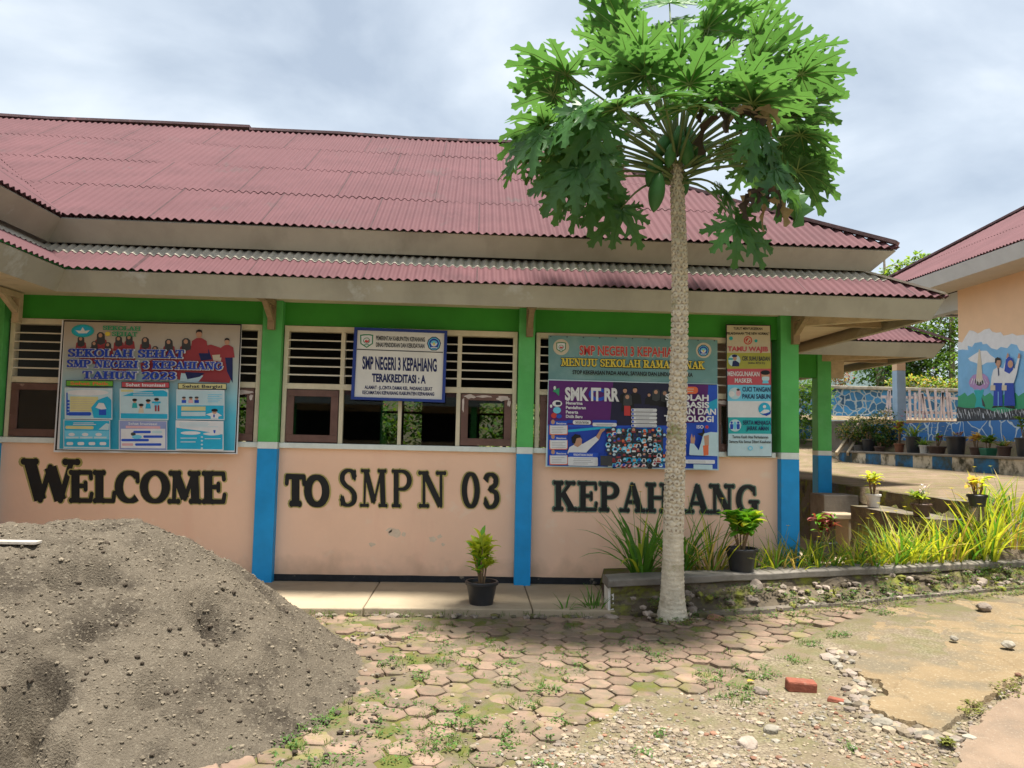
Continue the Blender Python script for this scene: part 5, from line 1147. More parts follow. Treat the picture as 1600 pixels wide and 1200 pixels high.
for cx, cy, R, dy in LV:
    if dy >= .7: continue
    u, v = 780+cx/2.857, cy/2.857; P = PY(u, v, 6.12+dy*.85); d = P-AP; hz_ = V((d.x, d.y, 0)); rr = hz_.length; hd = hz_.normalized() if rr > .1 else V((rg.uniform(-1, 1), rg.uniform(-1, 1), 0)).normalized()
    el = atan2(d.z, max(.05, rr))
    tl_ = el*.75-.22+rg.uniform(-.25, .25); ax = hd*cos(tl_)+V((0, 0, 1))*sin(tl_); nm = V((0, 0, 1))*cos(tl_)-hd*sin(tl_)+V((0, .25, 0))+V((rg.gauss(0, .18), rg.gauss(0, .18), 0))
    if el < -.2 or (d.y < -.35 and el < .1): ax = V((hd.x*.7, hd.y*.2, -.7)); nm = V((hd.x*.4, -.8, .5))+V((rg.gauss(0, .38), 0, rg.gauss(0, .38)))
    lm_ = 'papaya_leaf_young' if (v < 95 and rg.random() < .8) else ('papaya_leaf_old' if v > 150 and rg.random() < .75 else 'papaya_leaf')
    papaya_leaf(ml, P, ax, nm, R*.99, rg, lm_, droop=lerp(.75, .35, sm(-.4, .9, el)), curl=.35)
    b_ = V((AP.x+hd.x*.06, AP.y+hd.y*.06, 3.77+.25*max(-.5, el))); mid = b_.lerp(P, .5)+V((0, 0, .10-.10*el if el < .9 else 0))
    q = [b_+(mid-b_)*(2*t*(1-t))+(P-b_)*(t*t) for t in [i/7 for i in range(8)]]
    mst.tube(q, [lerp(.014, .006, i/7) for i in range(8)], 6, 'papaya_stalk')
for i in range(7):
    a = i*.9; P = AP+V((cos(a)*.16, sin(a)*.16, .55+.1*(i % 3))); mst.tube([AP+V((0, 0, -.05)), P], [.012, .006], 5, 'papaya_stalk'); papaya_leaf(ml, P, V((cos(a), sin(a), .8)), V((-.3*cos(a), -.3*sin(a), 1)), .3, rg, droop=.2, curl=.5)
ml.build('crown', PT); mst.build('leaf_stalks', PT, smooth=True)
def fruit(u, v, dy, r, L, tilt):
    c = PY(u, v, 6.24+dy); mb = MB(); k = 14; prof = []
    for i in range(k+1):
        t = i/k; prof.append((max(.002, r*sin(pi*t**.8)**.62*(.72+.5*t if t < .6 else 1.02)), -L*t+L*.5))
    mb.lathe(prof, (0, 0, 0), 18, 'papaya_fruit'); o = mb.build('fruit', None, smooth=True); o.parent = PT; o.location = c-TB; o.rotation_euler = tilt
for a in ((1026,300,-.10,.072,.34,(.1,.12,0)), (1022,268,-.05,.07,.28,(.1,.35,0)), (1047,243,-.14,.05,.2,(.3,.1,0)), (1072,238,-.12,.065,.26,(.3,-.25,0)), (1090,235,-.02,.065,.27,(.1,-.45,0)), (1036,228,-.04,.06,.24,(.1,.4,0)), (1066,283,.05,.06,.26,(-.1,-.2,0)), (1080,215,.0,.05,.2,(.1,-.5,0)), (1060,215,-.1,.05,.2,(.4,0,0)), (1046,268,.1,.06,.26,(-.2,.1,0))): fruit(*a)
def withered(top, ln, n, m, rg, w=.09):
    mb = MB()
    for i in range(n):
        p = V(top)+V((rg.gauss(0, .05), rg.gauss(0, .05), rg.gauss(0, .03))); mb.blade(p, rg.uniform(0, 6.28), rg.uniform(-.2, .5), ln*rg.uniform(.6, 1.1), w*rg.uniform(.6, 1.2), rg.uniform(1.6, 2.4), m, seg=8, fold=1.1, twist=rg.uniform(-2, 2), prof=lambda t: (.35+.65*sin(pi*min(1, t*1.05)))*(.8+.3*sin(t*23)))
    mb.build('withered_leaf', PT)
withered(PY(1142, 175, 5.72), .36, 7, 'withered', rg, .12); withered(PY(1168, 178, 5.72), .30, 5, 'withered_pale', rg, .08)
withered(PY(1198, 300, 5.58), .26, 6, 'withered', rg, .07); withered(PY(1215, 305, 5.58), .36, 4, 'papaya_leaf_old', rg, .12); withered(PY(1190, 315, 5.58), .34, 3, 'withered_pale', rg, .09)

# ------------------------------------------------------------------ generic trees and shrubs
def clumped(mb, blobs, n, ls, ms, rg, flat=.3):
    tot = sum(b_[1]**2 for b_ in blobs)
    for c, r in blobs:
        c = V(c)
        for i in range(int(n*r*r/tot)):
            d = V((rg.gauss(0, 1), rg.gauss(0, 1), rg.gauss(0, 1))).normalized(); q = d*(r*(.55+.45*rg.random()**.6)*(1+.35*MN.noise(d*2.3+c))); q.z *= .85
            p = c+q; a = rg.uniform(0, 6.28); l = ls*rg.uniform(.6, 1.3)
            mb.blade(p, a, rg.uniform(-.9, .8), l, l*.5, rg.uniform(0, .8), rg.choice(ms), seg=2, fold=.2, prof=lambda t: (.35, 1, .1)[int(t*2+.01)])
def tree(name, label, loc, h, blobs, n, ls, ms, rg, bark='bark', r0=.16, cat='tree', group=None, flowers=None):
    o = thing(name, label, cat, loc, group); L0 = V(loc); mb = MB()
    tp = V((loc[0]+rg.gauss(0, .2), loc[1], loc[2]+h))
    mb.tube([L0, L0.lerp(tp, .5)+V((rg.gauss(0, .08), 0, 0)), tp], [r0, r0*.75, r0*.4], 8, bark)
    for c, r in blobs:
        s_ = L0.lerp(tp, rg.uniform(.45, .95)); mb.tube([s_, s_.lerp(V(c), .5)+V((0, 0, .1)), V(c)], [r0*.4, r0*.25, r0*.1], 5, bark)
    mb.build('trunk', o); mb = MB(); clumped(mb, blobs, n, ls, ms, rg); mb.build('crown', o)
    if flowers:
        mb = MB(); clumped(mb, [(c, r*1.05) for c, r in blobs], flowers[1], ls*.6, [flowers[0]], rg); mb.build('blossom', o)
    return o
rg = random.Random(9)
def B(u, v, y, r): p = PY(u, v, y); return ((p.x, p.y, p.z), r)
tree('dense_tree', 'dark dense evergreen tree behind the blue stone wall beside the porch pillar', (13.6, 25, 3.2), 2.6, [B(1385,585,25,1.0),B(1400,590,25,.8),B(1405,560,25.5,1.0),B(1440,560,26,1.0),B(1380,555,26,.9),B(1465,585,25,.9)], 5200, .17, ['leaf_dark', 'leaf_dark', 'leaf_mid', 'leaf_blue'], rg)
tree('loose_tree', 'light green sparse tree with thin bent branches beside the mural wall', (15.4, 24, 3.2), 4.5, [B(1470,505,24,.8),B(1490,530,24,.7),B(1440,500,25,.7),B(1455,540,24,.8),B(1485,580,23.5,.8),B(1420,500,26,.6),B(1500,480,24,.8)], 3600, .15, ['leaf_light', 'leaf_mid', 'leaf_mid', 'leaf_dark'], rg, r0=.10, flowers=('petal_pink', 70))
tree('tall_tree', 'far tree showing only leafy tips above the dip between the two roofs', (20, 36, 5), 6, [B(1384,426,36,.35),B(1408,416,36,.4),B(1432,407,36,.4),B(1420,434,36,.6),B(1395,440,36,.6),B(1447,404,36,.3)], 900, .24, ['leaf_light', 'leaf_mid'], rg, r0=.12)
tree('shrub', 'tall dark leafy shrub seen through the gap between the two green columns', (7.75, 18.3, 1.2), .8, [B(1257,600,18.3,.5),B(1262,640,18.3,.55),B(1252,668,18.3,.45),B(1270,620,18.6,.5)], 2400, .10, ['leaf_dark', 'leaf_mid', 'leaf_mid'], rg, r0=.04, cat='shrub')
tree('shrub', 'bushy grey green shrub over the stair beside the blue stone wall', (8.9, 16.8, 1.4), .6, [B(1340,668,16.8,.35),B(1365,672,16.6,.4),B(1385,660,16.6,.4),B(1385,680,16.4,.3),B(1325,675,17,.28)], 2600, .07, ['leaf_mid', 'leaf_dark', 'leaf_blue', 'strap_dry'], rg, r0=.03, cat='shrub')
tree('shrub', 'trailing weeds hanging over the cap of the rubble wall under the dark tree', (13.3, 22.6, 3.1), .2, [B(1430,600,22.6,.35),B(1460,603,22.6,.35),B(1400,600,22.6,.3),B(1490,606,22.6,.35),B(1410,602,22.6,.2)], 1500, .10, ['leaf_mid', 'leaf_light', 'strap_dry'], rg, r0=.03, cat='shrub')
tree('shrub', 'rusty brown shrub at the end of the rubble wall under the porch roof', (11.2, 23, 3.0), .3, [B(1310,588,23,.4),B(1300,580,23,.35)], 700, .1, ['croton_red', 'leaf_mid', 'strap_dry'], rg, r0=.03, cat='shrub')
tree('bougainvillea', 'pink flowering bush glimpsed through the school windows behind the classroom', (-.2, 15.6, 0), 1, [((-1.0,15.4,1.5),.9),((.5,15.6,1.4),.9),((1.4,15.6,1.9),.9),((-2.4,15.6,1.7),.9),((-4.4,15.6,1.8),1.0),((-5.4,15.8,1.5),.9),((-.4,15.8,2.2),.8)], 7500, .16, ['leaf_mid', 'leaf_light', 'leaf_dark'], rg, r0=.06, cat='bush', flowers=('petal_pink', 260))
# yard beyond: bank wall, low terrace wall, steps
def wall_thing(name, label, cat, fn, mats, **k):
    o = thing(name, label, cat, k.get('loc', (0, 0, 0))); fn(o); return o
def rough_wall(mb, x0, x1, y0, y1, z0, z1, m, top, st=.12, amp=.05):
    """rough block wall running along Y; faces -X and -Y and its top are uneven"""
    ny = int((y1-y0)/st); nzz = max(3, int((z1-z0)/.1)); o = []
    for i in range(ny+1):
        y = lerp(y0, y1, i/ny)
        for j in range(nzz+1):
            z = lerp(z0, z1, j/nzz); o.append((x0-amp*(nz(y*3, z*4)+.4*nz(y*9, z*9)), y, z+amp*.5*nz(y*2, 7)*(j == nzz)))
        o.append((x1, y, z1+amp*.6*nz(y*2, 9)))
    k = nzz+2
    fs = [(i*k+j, i*k+j+1, (i+1)*k+j+1, (i+1)*k+j) for i in range(ny) for j in range(nzz)]; mb.add(o, fs, m)
    mb.add(o, [(i*k+nzz, i*k+nzz+1, (i+1)*k+nzz+1, (i+1)*k+nzz) for i in range(ny)], top)
    n = 8; e = []
    for i in range(n+1):
        for j in range(nzz+1): x = lerp(x0, x1, i/n); z = lerp(z0, z1, j/nzz); e.append((x, y0-amp*nz(x*5, z*4, 3)*(0 < i), z))
    mb.add(e, [(i*(nzz+1)+j, (i+1)*(nzz+1)+j, (i+1)*(nzz+1)+j+1, i*(nzz+1)+j+1) for i in range(n) for j in range(nzz)], m)
RW = thing('retaining_wall', 'dark mossy earth retaining wall along the brown path edge', 'retaining wall', (5.4, 8, 0))
mb = MB(); rough_wall(mb, 5.42, 5.6, 8.2, 17, 0, .9, 'moss_face', 'old_concrete'); mb.build('face', RW)
LW = thing('terrace_wall', 'low crumbling concrete terrace wall carrying potted plants before the mossy bank', 'low wall', (5, 8.2, 0))
mb = MB(); rough_wall(mb, 4.98, 5.41, 8.15, 9.95, 0, .71, 'moss_face', 'old_concrete'); mb.build('face', LW)
ST = thing('concrete_steps', 'worn concrete steps rising from the walkway beside the second green column', 'steps', (5.1, 10.2, 0))
mb = MB(); mb.box(4.9, 5.4, 10.55, 11.0, .0, .80, 'coping'); mb.build('upper_step', ST, bevel=.015)
mb = MB(); mb.box(4.86, 5.2, 10.15, 10.549, .50, .57, 'concrete'); mb.box(5.05, 5.2, 10.16, 10.54, 0, .499, 'concrete'); mb.build('lower_step', ST, bevel=.012)
# covered walkway with its own skirt roof
WY = thing('covered_walkway', 'open walkway with pink hipped roof and a green and blue column behind the school corner', 'walkway', (5.2, 11.3, 0))
w0, wy, wz, w1 = 3.5, 10.2, 2.945, 6.5
mb = MB()
corr(mb, lambda a, b: V((a, wy+b, wz+b*TS)), ns, w0, w1, lambda a: 0, lambda a: min(1.1, w1-a), [0, 1.1], 'roof')
corr(mb, lambda a, b: V((w1-b, a, wz+b*TS)), V((TS, 0, 1)).normalized(), wy, wy+6, lambda a: 0, lambda a: min(1.1, a-wy), [0, 1.1], 'roof'); w_ = mb.build('roof', WY, smooth=True)
mb = MB(); mb.beam((w1+.02, wy-.02, wz+.03), (w1-1.0, wy+1.0, wz+.03+TS), .14, .03, 'ridge'); mb.box(4.4, w1-1.05, wy+1.05, wy+5.9, wz+1.1*TS-.06, wz+1.1*TS-.03, 'roof'); mb.build('hip_cap', w_)
mb = MB(); fascia(mb, [(w0, wy+.02, 2.92), (w1-.03, wy+.02, 2.92), (w1-.03, 16.1, 2.92)], [(w0, wy+.12, 2.735), (w1-.13, wy+.12, 2.735), (w1-.13, 16, 2.74)], -.03); mb.build('fascia_board', WY)
mb = MB(); mb.box(4.45, 6.3, 10.4, 16, 2.86, 2.88, 'soffit'); mb.build('soffit', WY)
mb = MB(); mb.beam((5.25, 11.3, 2.80), (6.2, 10.42, 2.80), .1, .1, 'bracket_pale'); mb.beam((5.3, 11.34, 2.81), (6.25, 11.34, 2.81), .09, .1, 'bracket'); mb.box(3.6, 5.2, 11.3, 11.42, 2.5, 2.86, 'green_shaded'); mb.box(5.365, 5.56, 11.28, 11.36, 2.5, 2.84, 'bracket_pale'); mb.build('eave_brace', WY)
for y in (11.27, 14.2): column(5.15, 5.36, y, y+.2, WY)
# mural house
mat('mural_sky', (.20, .46, .74), .6, 2.2, .12, col2=(.27, .52, .78), thr=.5, wid=.3, bump=.05); mat('kerb_white', (.55, .50, .40), .85, 2.5, .15, col2=(.09, .08, .05), thr=.44, wid=.14, bump=.3, third=((.035, .035, .02), 5, .55, .12)); mat('kerb_blue', (.025, .15, .33), .8, 2.5, .2, col2=(.05, .07, .07), thr=.42, wid=.16, bump=.3)
mat('fascia_far', (.52, .56, .56), .7, 2, .08); mat('soffit_far', (.64, .58, .48), .8, 2, .08); mat('wall_pink', (.66, .40, .34), .8, 2, .08)
stonemat('stone_blue', (.014, .17, .50), (.50, .62, .72), 2.6, .04, .45, .3); stonemat('stone_blue_small', (.03, .19, .40), (.36, .46, .52), 4.4, .085, .5, .6)
MH = thing('mural_house', 'peach building with painted mural of two pupils and a giant flower', 'building', (9.45, 14.5, 1.9))
mb = MB(); mb.box(9.45, 17, 4, 14.5, 1.0, 4.62, 'peach_far'); mb.box(9.6, 17, 14.501, 17, 1.0, 1.95, 'concrete'); mb.box(11.5, 17, 14.502, 17, 1.951, 4.6, 'peach_far'); mb.build('wall', MH)
mb = MB(); ez = 4.77; tp2 = .617
corr(mb, lambda a, b: V((8.5+b, a, ez+b*tp2)), V((-tp2, 0, 1)).normalized(), 3, 17.3, lambda a: 0, lambda a: min(4.2, 17.3-a), [0, 1.1, 2.2, 4.2], 'roof_far')
corr(mb, lambda a, b: V((a, 17.3-b, ez+b*tp2)), V((0, tp2, 1)).normalized(), 8.5, 17, lambda a: 0, lambda a: min(4.2, a-8.5), [0, 4.2], 'roof_far'); r_ = mb.build('roof', MH, smooth=True)
mb = MB(); mb.beam((8.45, 17.35, ez+.02), (12.7, 13.1, ez+4.2*tp2+.03), .16, .04, 'ridge'); mb.build('hip_cap', r_)
mb = MB()
for a, b_, c, d in (((8.53, 3, 4.755), (8.53, 17.27, 4.755), (8.64, 3, 4.53), (8.64, 17.15, 4.53)), ((8.53, 17.27, 4.755), (17, 17.27, 4.755), (8.64, 17.15, 4.53), (17, 17.15, 4.53))):
    a, b_, c, d = map(V, (a, b_, c, d)); n_ = (b_-a).cross(c-a).normalized()*.03; mb.hexa([c, d, d+n_, c+n_, a, b_, b_+n_, a+n_], 'fascia_far')
mb.build('fascia_board', MH)
mb = MB(); mb.box(8.66, 9.449, 3, 17.1, 4.575, 4.60, 'soffit_far'); mb.box(9.6, 17, 14.51, 17.1, 4.57, 4.605, 'soffit_far'); mb.box(9.46, 9.66, 14.51, 16.5, 4.2, 4.56, 'fascia_far'); mb.build('soffit', MH)
mat('pillar_blue', (.36, .50, .66), .7, 3, .1)
mb = MB(); mb.box(9.22, 9.42, 16.3, 16.5, 2.0, 3.15, 'pillar_blue'); mb.box(9.22, 9.42, 16.3, 16.5, 3.15, 4.57, 'peach_far'); mb.build('pillar', MH, bevel=.01)
BP = PX(1479, 472, 9.0)
mb = MB(); mb.tube([(9.0, 14.9, 4.57), (9.0, 14.9, 4.36)], [.006, .006], 5, 'dark'); mb.tube([(9.0, 14.9, 4.36), (9.0, 14.9, 4.32), (9.0, 14.9, 4.25), (9.0, 14.9, 4.22)], [.02, .03, .035, .01], 8, 'ink_white'); mb.build('light_bulb', MH)
S = Sheet(lambda u, v: PX(u, v, 9.447), (-1, 0, 0), .0008); S.crop(1280, 480, 5)
S.poly('mural', 'mural_sky', [(1085,300),(1150,260),(1240,215),(1330,205),(1440,240),(1560,250),(1640,250),(1720,240),(1720,720),(1085,712)])
cl = [(1085,270),(1118,275),(1140,235),(1175,180),(1205,185),(1240,205),(1262,195),(1290,175),(1330,165),(1352,190),(1385,200),(1420,195),(1440,222),(1480,215),(1510,205),(1545,222),(1600,215),(1650,228),(1720,215),(1720,300),(1640,310),(1600,345),(1565,335),(1545,295),(1500,285),(1470,320),(1420,310),(1390,332),(1345,320),(1310,285),(1280,290),(1270,270),(1215,280),(1195,310),(1160,300),(1165,335),(1120,330),(1085,335)]
S.poly('mural', 'ink_white', cl); S.poly('mural', 'ink_white', [(1165,400),(1210,370),(1260,340),(1310,340),(1340,375),(1385,405),(1370,430),(1310,432),(1270,455),(1225,435),(1180,420)])
gr = [(1085,690)]+[(1095+i*22, 695-14*((i*7) % 3)) for i in range(29)]+[(1720,690),(1720,800),(1085,800)]; S.poly('mural', 'ink_leaf', gr)
S.poly('mural', 'ink_teal', [(1210,650),(1290,645),(1275,700),(1285,770),(1300,795),(1215,795),(1230,720)]); S.poly('mural', 'ink_charcoal', [(1268,700),(1290,740),(1300,780),(1278,770)])
fl = [(1170,590),(1180,560),(1205,530),(1240,520),(1290,520),(1318,545),(1335,590),(1320,625),(1300,640),(1280,632),(1262,650),(1240,636),(1215,645),(1200,628),(1182,622)]; S.poly('mural', 'ink_mauve', fl); S.ell('mural', 'ink_charcoal', 1254, 578, 34, 36)
S.poly('mural', 'ink_cream', [(1228,570),(1238,450),(1250,330),(1258,330),(1272,450),(1280,570),(1255,590)])
for i in range(7): S.poly('mural', 'ink_white', [(1186+i*22, 600+8*(i % 2)), (1190+i*22, 600), (1205+i*16, 560), (1200+i*16, 556)])
def pupil(cx, top, girl):
    h = 400/420
    S.poly('mural', 'ink_blue', [(cx-34, 590), (cx+30, 590), (cx+(44 if girl else 34), 770), (cx-(44 if girl else 40), 770)])
    if not girl: S.poly('mural', 'mural_sky', [(cx-3, 660), (cx+3, 660), (cx+4, 770), (cx-4, 770)])
    S.poly('mural', 'ink_white', [(cx-38, 490), (cx-10, 470), (cx+18, 470), (cx+40, 480), (cx+66, 395), (cx+80, 400), (cx+56, 520), (cx+34, 592), (cx-36, 592), (cx-44, 620), (cx-58, 615), (cx-52, 540)])
    S.poly('mural', 'ink_skin', [(cx+62, 398), (cx+68, 372), (cx+74, 355), (cx+84, 372), (cx+82, 400)]); S.rect('mural', 'ink_cream', cx-60, 610, cx-22, 650)
    if girl: S.poly('mural', 'ink_blue', [(cx-40, 500), (cx-28, 410), (cx-5, 385), (cx+22, 400), (cx+32, 440), (cx+28, 490), (cx, 520)]); S.ell('mural', 'ink_skin', cx+8, 445, 21, 30)
    else: S.rect('mural', 'ink_skin', cx-8, 455, cx+10, 478); S.ell('mural', 'ink_skin', cx, 430, 22, 34); S.poly('mural', 'ink_black', [(cx-24, 435), (cx-24, 402), (cx-4, 390), (cx+18, 398), (cx+22, 415), (cx-8, 415), (cx-14, 440)]); S.poly('mural', 'ink_navy', [(cx-2, 476), (cx+6, 476), (cx+10, 530), (cx+2, 540)])
    S.ell('mural', 'ink_black', cx-24, 782, 22, 10); S.ell('mural', 'ink_black', cx+22, 782, 22, 10)
pupil(1405, 395, False); pupil(1497, 385, True)
S.poly('mural', 'ink_leaf', [(1340,790),(1450,780),(1540,800),(1440,830),(1360,815)])
rk = [(1060,892),(1085,850),(1085,775),(1140,785),(1200,790),(1260,780),(1330,800),(1380,815),(1440,830),(1500,812),(1560,800),(1640,790),(1720,800),(1720,892)]; S.poly('mural', 'ink_charcoal', [(max(1085, x), y) for x, y in rk])
rr = random.Random(6)
for i in range(62):
    x = 1088+i*10; y = 800+rr.uniform(-5, 40); S.poly('mural', 'ink_grey' if i % 3 else 'ink_white', [(x, y), (x+4, y-4), (x+10+rr.uniform(-4, 8), y+rr.uniform(25, 55)), (x+6, y+rr.uniform(20, 45))])
S.done(MH)
SW = thing('stone_wall', 'bright blue painted stone base wall with white joints beneath the mural', 'wall', (9.3, 12, 1.3))
mb = MB(); mb.box(9.22, 9.449, 4, 18.4, 1.0, 1.99, 'stone_blue'); mb.build('face', SW)
KW = thing('striped_kerb_wall', 'low blue and white striped wall with black mould stains fronting the pot ledge', 'low wall', (8.2, 12, 1))
ed = [18.4]+[PX(1200+a/4, 710, 8.2).y for a in (445, 525, 610, 705, 795, 905, 1025, 1150, 1285, 1440, 1600, 1790, 2000)]+[4]
mb = MB()
for i, (a, b_) in enumerate(zip(ed[:-1], ed[1:])): mb.box(8.2, 8.36, b_, a, .5, 1.33, 'kerb_white' if i % 2 == 0 else 'kerb_blue')
mb.build('face', KW); mb = MB(); mb.box(8.18, 8.38, 4, 18.4, 1.331, 1.375, 'coping'); mb.box(8.381, 9.219, 4, 18.4, .9, 1.36, 'coping'); mb.build('ledge', KW, bevel=.01)
mat('coping_pale', (.30, .28, .23), .85, 3, .2, col2=(.15, .14, .10), thr=.5, wid=.15)
UW = thing('rubble_wall', 'round blue and white painted rubble wall with a pale cap under the trees', 'retaining wall', (12, 22, 2.2))
mb = MB(); mb.box(9.4, 17, 21.9, 22.3, 1.9, 3.12, 'stone_blue_small'); mb.build('face', UW); mb = MB(); mb.box(9.35, 17, 21.8, 22.35, 3.121, 3.22, 'coping_pale'); mb.build('cap', UW, bevel=.02)
UW2 = thing('rubble_wall', 'lower pale blue rubble wall beside the stair with broad white joints', 'retaining wall', (9, 19, 1.2))
mb = MB(); mb.box(6.6, 10.6, 18.9, 19.2, .9, 2.12, 'stone_blue_small'); mb.build('face', UW2)
PF = thing('picket_fence', 'uneven whitish lilac picket fence between porch pillar and mural wall', 'fence', (10.6, 18.2, 2.1))
mat('picket', (.50, .44, .46), .85, 6, .2, bump=.2); mb = MB(); rr = random.Random(3)
for i in range(17):
    x = 10.0+i*.105+rr.gauss(0, .01); t_ = rr.gauss(0, .012); z = 2.88+rr.gauss(0, .05); mb.hexa([(x-.026, 18.18, 2.15), (x+.026, 18.18, 2.15), (x+.026, 18.2, 2.15), (x-.026, 18.2, 2.15), (x-.026+t_*5, 18.18, z), (x+.026+t_*5, 18.18, z), (x+.026+t_*5, 18.2, z), (x-.026+t_*5, 18.2, z)], 'picket')
mb.build('picket', PF); mb = MB(); mb.box(9.9, 11.9, 18.201, 18.24, 2.3, 2.36, 'picket'); mb.box(9.9, 11.9, 18.201, 18.24, 2.66, 2.72, 'picket'); mb.box(9.5, 12.4, 18.3, 18.5, 1.9, 2.14, 'concrete'); mb.build('rail', PF)
RL = thing('stair', 'small concrete stair with two sloping pale kerbs below the shrub', 'stair', (8.7, 16, 1.3))
mb = MB()
for k in range(5): mb.box(8.4+.02*k, 9.2, 16.6+.25*k, 16.85+.25*k, 1.0, 1.5+.14*k, 'coping')
mb.build('step', RL, bevel=.01); mb = MB(); mb.beam((7.9, 16.4, 1.3), (9.0, 17.6, 1.98), .05, .08, 'concrete'); mb.beam((8.15, 16.4, 1.3), (9.2, 17.6, 1.98), .05, .08, 'concrete'); mb.build('ramp_kerb', RL)
HB_ = thing('far_house', 'pale blue house wall far off behind the rubble wall', 'house', (16.5, 32, 4))
mat('pale_blue', (.52, .72, .74), .7, 2, .06); mb = MB(); mb.box(12.5, 19.2, 32, 38, 3, 6.2, 'pale_blue'); mb.build('wall', HB_); mb = MB(); mb.hexa([(12, 31.4, 6.1), (19.8, 31.4, 6.1), (19.8, 38.6, 6.1), (12, 38.6, 6.1), (14, 34.8, 7.2), (18, 34.8, 7.2), (18, 35.2, 7.2), (14, 35.2, 7.2)], 'roof_far'); mb.build('roof', HB_)
# unseen block and tree added behind the camera, standing in for the panes' reflections
OB = thing('mirrored_block_stand_in', 'added school block behind the camera, standing in for what the window panes mirror', 'building', (-4, -11, -.2))
mb = MB(); mb.box(-14, 3.2, -15, -11, -.3, 2.7, 'peach_far'); mb.box(-14, 3.2, -10.99, -10.98, 1.3, 2.3, 'dark'); mb.build('wall', OB)
mb = MB(); mb.hexa([(-15, -9.6, 2.75), (4.2, -9.6, 2.75), (4.2, -16.4, 2.75), (-15, -16.4, 2.75), (-12, -12.9, 4.9), (1, -12.9, 4.9), (1, -13.1, 4.9), (-12, -13.1, 4.9)], 'roof_far'); mb.build('roof', OB)
mb = MB(); mb.box(-15, 4.2, -9.59, -9.55, 2.5, 2.8, 'fascia_far'); mb.build('fascia_board', OB)
for x in (-9, -6, -3, 0, 3): mb = MB(); mb.box(x-.1, x+.1, -9.9, -9.7, -.3, 2.74, 'green'); mb.build('column', OB)
rg = random.Random(71)
tree('mirrored_tree_stand_in', 'added leafy tree behind the camera, giving the window panes something to mirror', (7.5, -10.5, -.2), 3, [((6.6,-10.5,3.0),1.4),((8.6,-10.5,3.2),1.5),((7.6,-10.8,4.4),1.5),((5.4,-10.9,2.2),1.0),((10,-11,2.6),1.4)], 2600, .28, ['leaf_dark', 'leaf_mid'], rg)
# ------------------------------------------------------------------ pots on the ledge and terrace
rg = random.Random(15)
def lpot(u, w, hpx, m, lab, kind, ms, Lf, x=8.62, sq=False, name='potted_plant', z=1.362, H=.25, nl=9, fl=None):
    p = PX(u, 700, x); dist = p.y; r = w/1200*dist/2*.93; h = hpx/1200*dist
    o = local(thing(name, lab, 'potted plant', (p.x, p.y, z), 'potted plants on the striped wall ledge'))
    if sq:
        mb = MB(); q = r*1.1; b_ = q*.8; mb.hexa([(-b_, -b_, 0), (b_, -b_, 0), (b_, b_, 0), (-b_, b_, 0), (-q, -q, h), (q, -q, h), (q, q, h), (-q, q, h)], m); mb.build('pot', o, bevel=.01)
        mb = MB(); mb.box(-q*.92, q*.92, -q*.92, q*.92, h-.01, h+.004, 'soil'); mb.build('soil', o)
    else: pot(o, r, r*.78, h, m, .02 if r < .16 else .03, 20)
    if kind == 'strap':
        mb = MB()
        for i in range(nl*4): mb.blade((rg.gauss(0, r*.3), rg.gauss(0, r*.3), h-.02), rg.uniform(0, 6.28), rg.uniform(.5, 1.4), Lf*rg.uniform(.6, 1.1), .03, rg.uniform(.6, 1.7), rg.choice(ms), seg=5, fold=.3)
        mb.build('foliage', o)
    else: leafy(o, h, 5, nl, Lf, Lf*.45, ms, rg, R=r*.7, H=H, top=.5)
    if fl:
        mb = MB()
        for i in range(18):
            a = rg.uniform(0, 6.28); q = (cos(a)*r*1.5, sin(a)*r*1.5, h+rg.uniform(.25, .5)); 
            for k in range(4): mb.blade(q, k*1.57, .3, .04, .03, .3, fl, seg=2)
        mb.build('blossom', o)
    return o
lpot(1405, 16, 15, 'clay', 'small red clay pot with a tall lime and purple leafed plant', 'leafy', ['croton_lime', 'croton_red', 'croton_lime'], .16, H=.45)
lpot(1427, 24, 27, 'plastic_black', 'big black pot of spreading strap leaves with pink orchid flowers', 'strap', ['leaf_light', 'leaf_mid', 'strap_yellow'], .5, fl='petal_pink')
lpot(1444, 15, 14, 'paint_white', 'small off-white pot squeezed beside the pink orchid pot', 'strap', ['leaf_mid', 'leaf_light'], .3, x=8.5)
lpot(1464, 28, 13, 'plastic_brown', 'low dark brown bowl with reddish green sprigs beside the big round pot', 'leafy', ['leaf_mid', 'croton_red', 'leaf_light'], .10, H=.2, fl='petal_white')
lpot(1494, 31, 30, 'plastic_black', 'big round black pot with almost nothing but dry litter in it', 'leafy', ['strap_dry', 'croton_red'], .07, H=.05, nl=5)
lpot(1525, 20, 14, 'plastic_brown', 'brown pot with drooping pale pink caladium leaves', 'leafy', ['croton_peach', 'croton_peach', 'leaf_light'], .15, H=.2)
lpot(1544, 19, 13, 'plastic_green', 'square green tub with a leafy light green seedling', 'leafy', ['leaf_light', 'leaf_mid'], .14, sq=True, H=.16)
lpot(1569, 22, 17, 'plastic_brown', 'dark brown pot with a spiky arching green plant', 'strap', ['leaf_mid', 'strap_dry', 'leaf_mid'], .26)
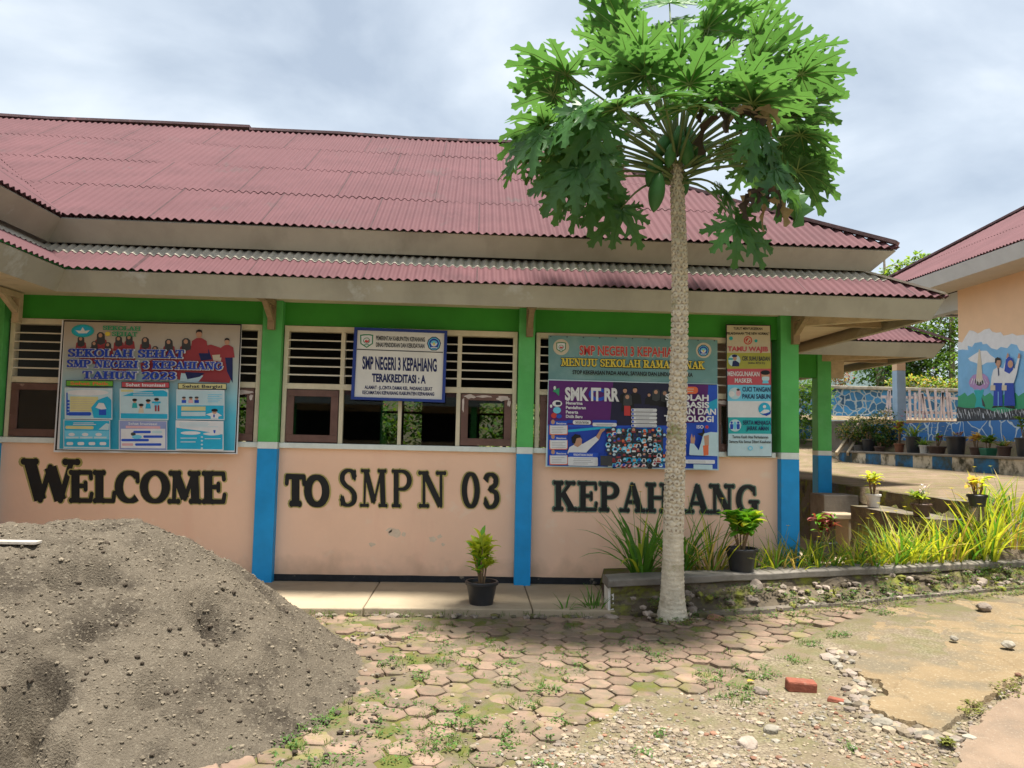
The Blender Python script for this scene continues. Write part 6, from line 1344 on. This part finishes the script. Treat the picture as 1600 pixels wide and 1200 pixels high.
lpot(1602, 30, 32, 'plastic_black', 'large black pot at the frame edge with twiggy green plant', 'leafy', ['leaf_mid', 'leaf_light'], .12, H=.3)
lpot(1357, 22, 20, 'plastic_black', 'wide black pot in shade under the shrub by the stair', 'leafy', ['leaf_dark', 'leaf_mid'], .12, H=.25)
lpot(1374, 16, 9, 'plastic_brown', 'small low pot in shade beside the wide black pot by the stair', 'leafy', ['leaf_dark', 'leaf_blue'], .12, H=.2)
# terrace pots
def tpot(x, y, z, r, h, m, lab, kind, ms, Lf, H=.25, nl=10, fl=None):
    o = local(thing('potted_plant', lab, 'potted plant', (x, y, z), 'potted plants on the terrace wall')); pot(o, r, r*.8, h, m, .02, 22)
    leafy(o, h, 6, nl, Lf, Lf*(.6 if kind == 'broad' else .35), ms, rg, R=r*.9, H=H, top=.45)
    if fl:
        mb = MB()
        for i in range(5):
            a = rg.uniform(0, 6.28); q = V((cos(a)*r*.5+.05, sin(a)*r*.4, h)); 
            for k in range(6): mb.blade(q+V((0, 0, .1+k*.02)), rg.uniform(0, 6.28), .6, .04, .02, .3, fl, seg=2)
        mb.build('blossom', o)
tpot(5.1, 9.6, .72, .085, .165, 'paint_white', 'weathered white pot with bright yellow croton on the low terrace wall', 'narrow', ['croton_lime', 'petal_yellow', 'croton_lime'], .13, H=.26, nl=9)
tpot(5.07, 8.5, .72, .10, .14, 'plastic_brown', 'dark brown pot with purple flower spikes on the low terrace wall', 'narrow', ['leaf_light', 'croton_lime', 'leaf_mid'], .1, H=.1, fl='petal_white')
tpot(5.36, 7.96, .88, .092, .125, 'plastic_black', 'black pot of pale orange caladium leaves above the yellow-green bed', 'broad', ['croton_peach', 'croton_peach', 'croton_lime'], .12, H=.17, nl=4)
o_ = local(thing('potted_plant', 'red and green croton half hidden at the foot of the second green column', 'potted plant', (4.62, 9.9, .0))); pot(o_, .13, .1, .24, 'plastic_black'); leafy(o_, .24, 7, 12, .15, .045, ['croton_red', 'croton_red', 'croton_red', 'croton_green'], rg, R=.2, H=.33, top=.4)
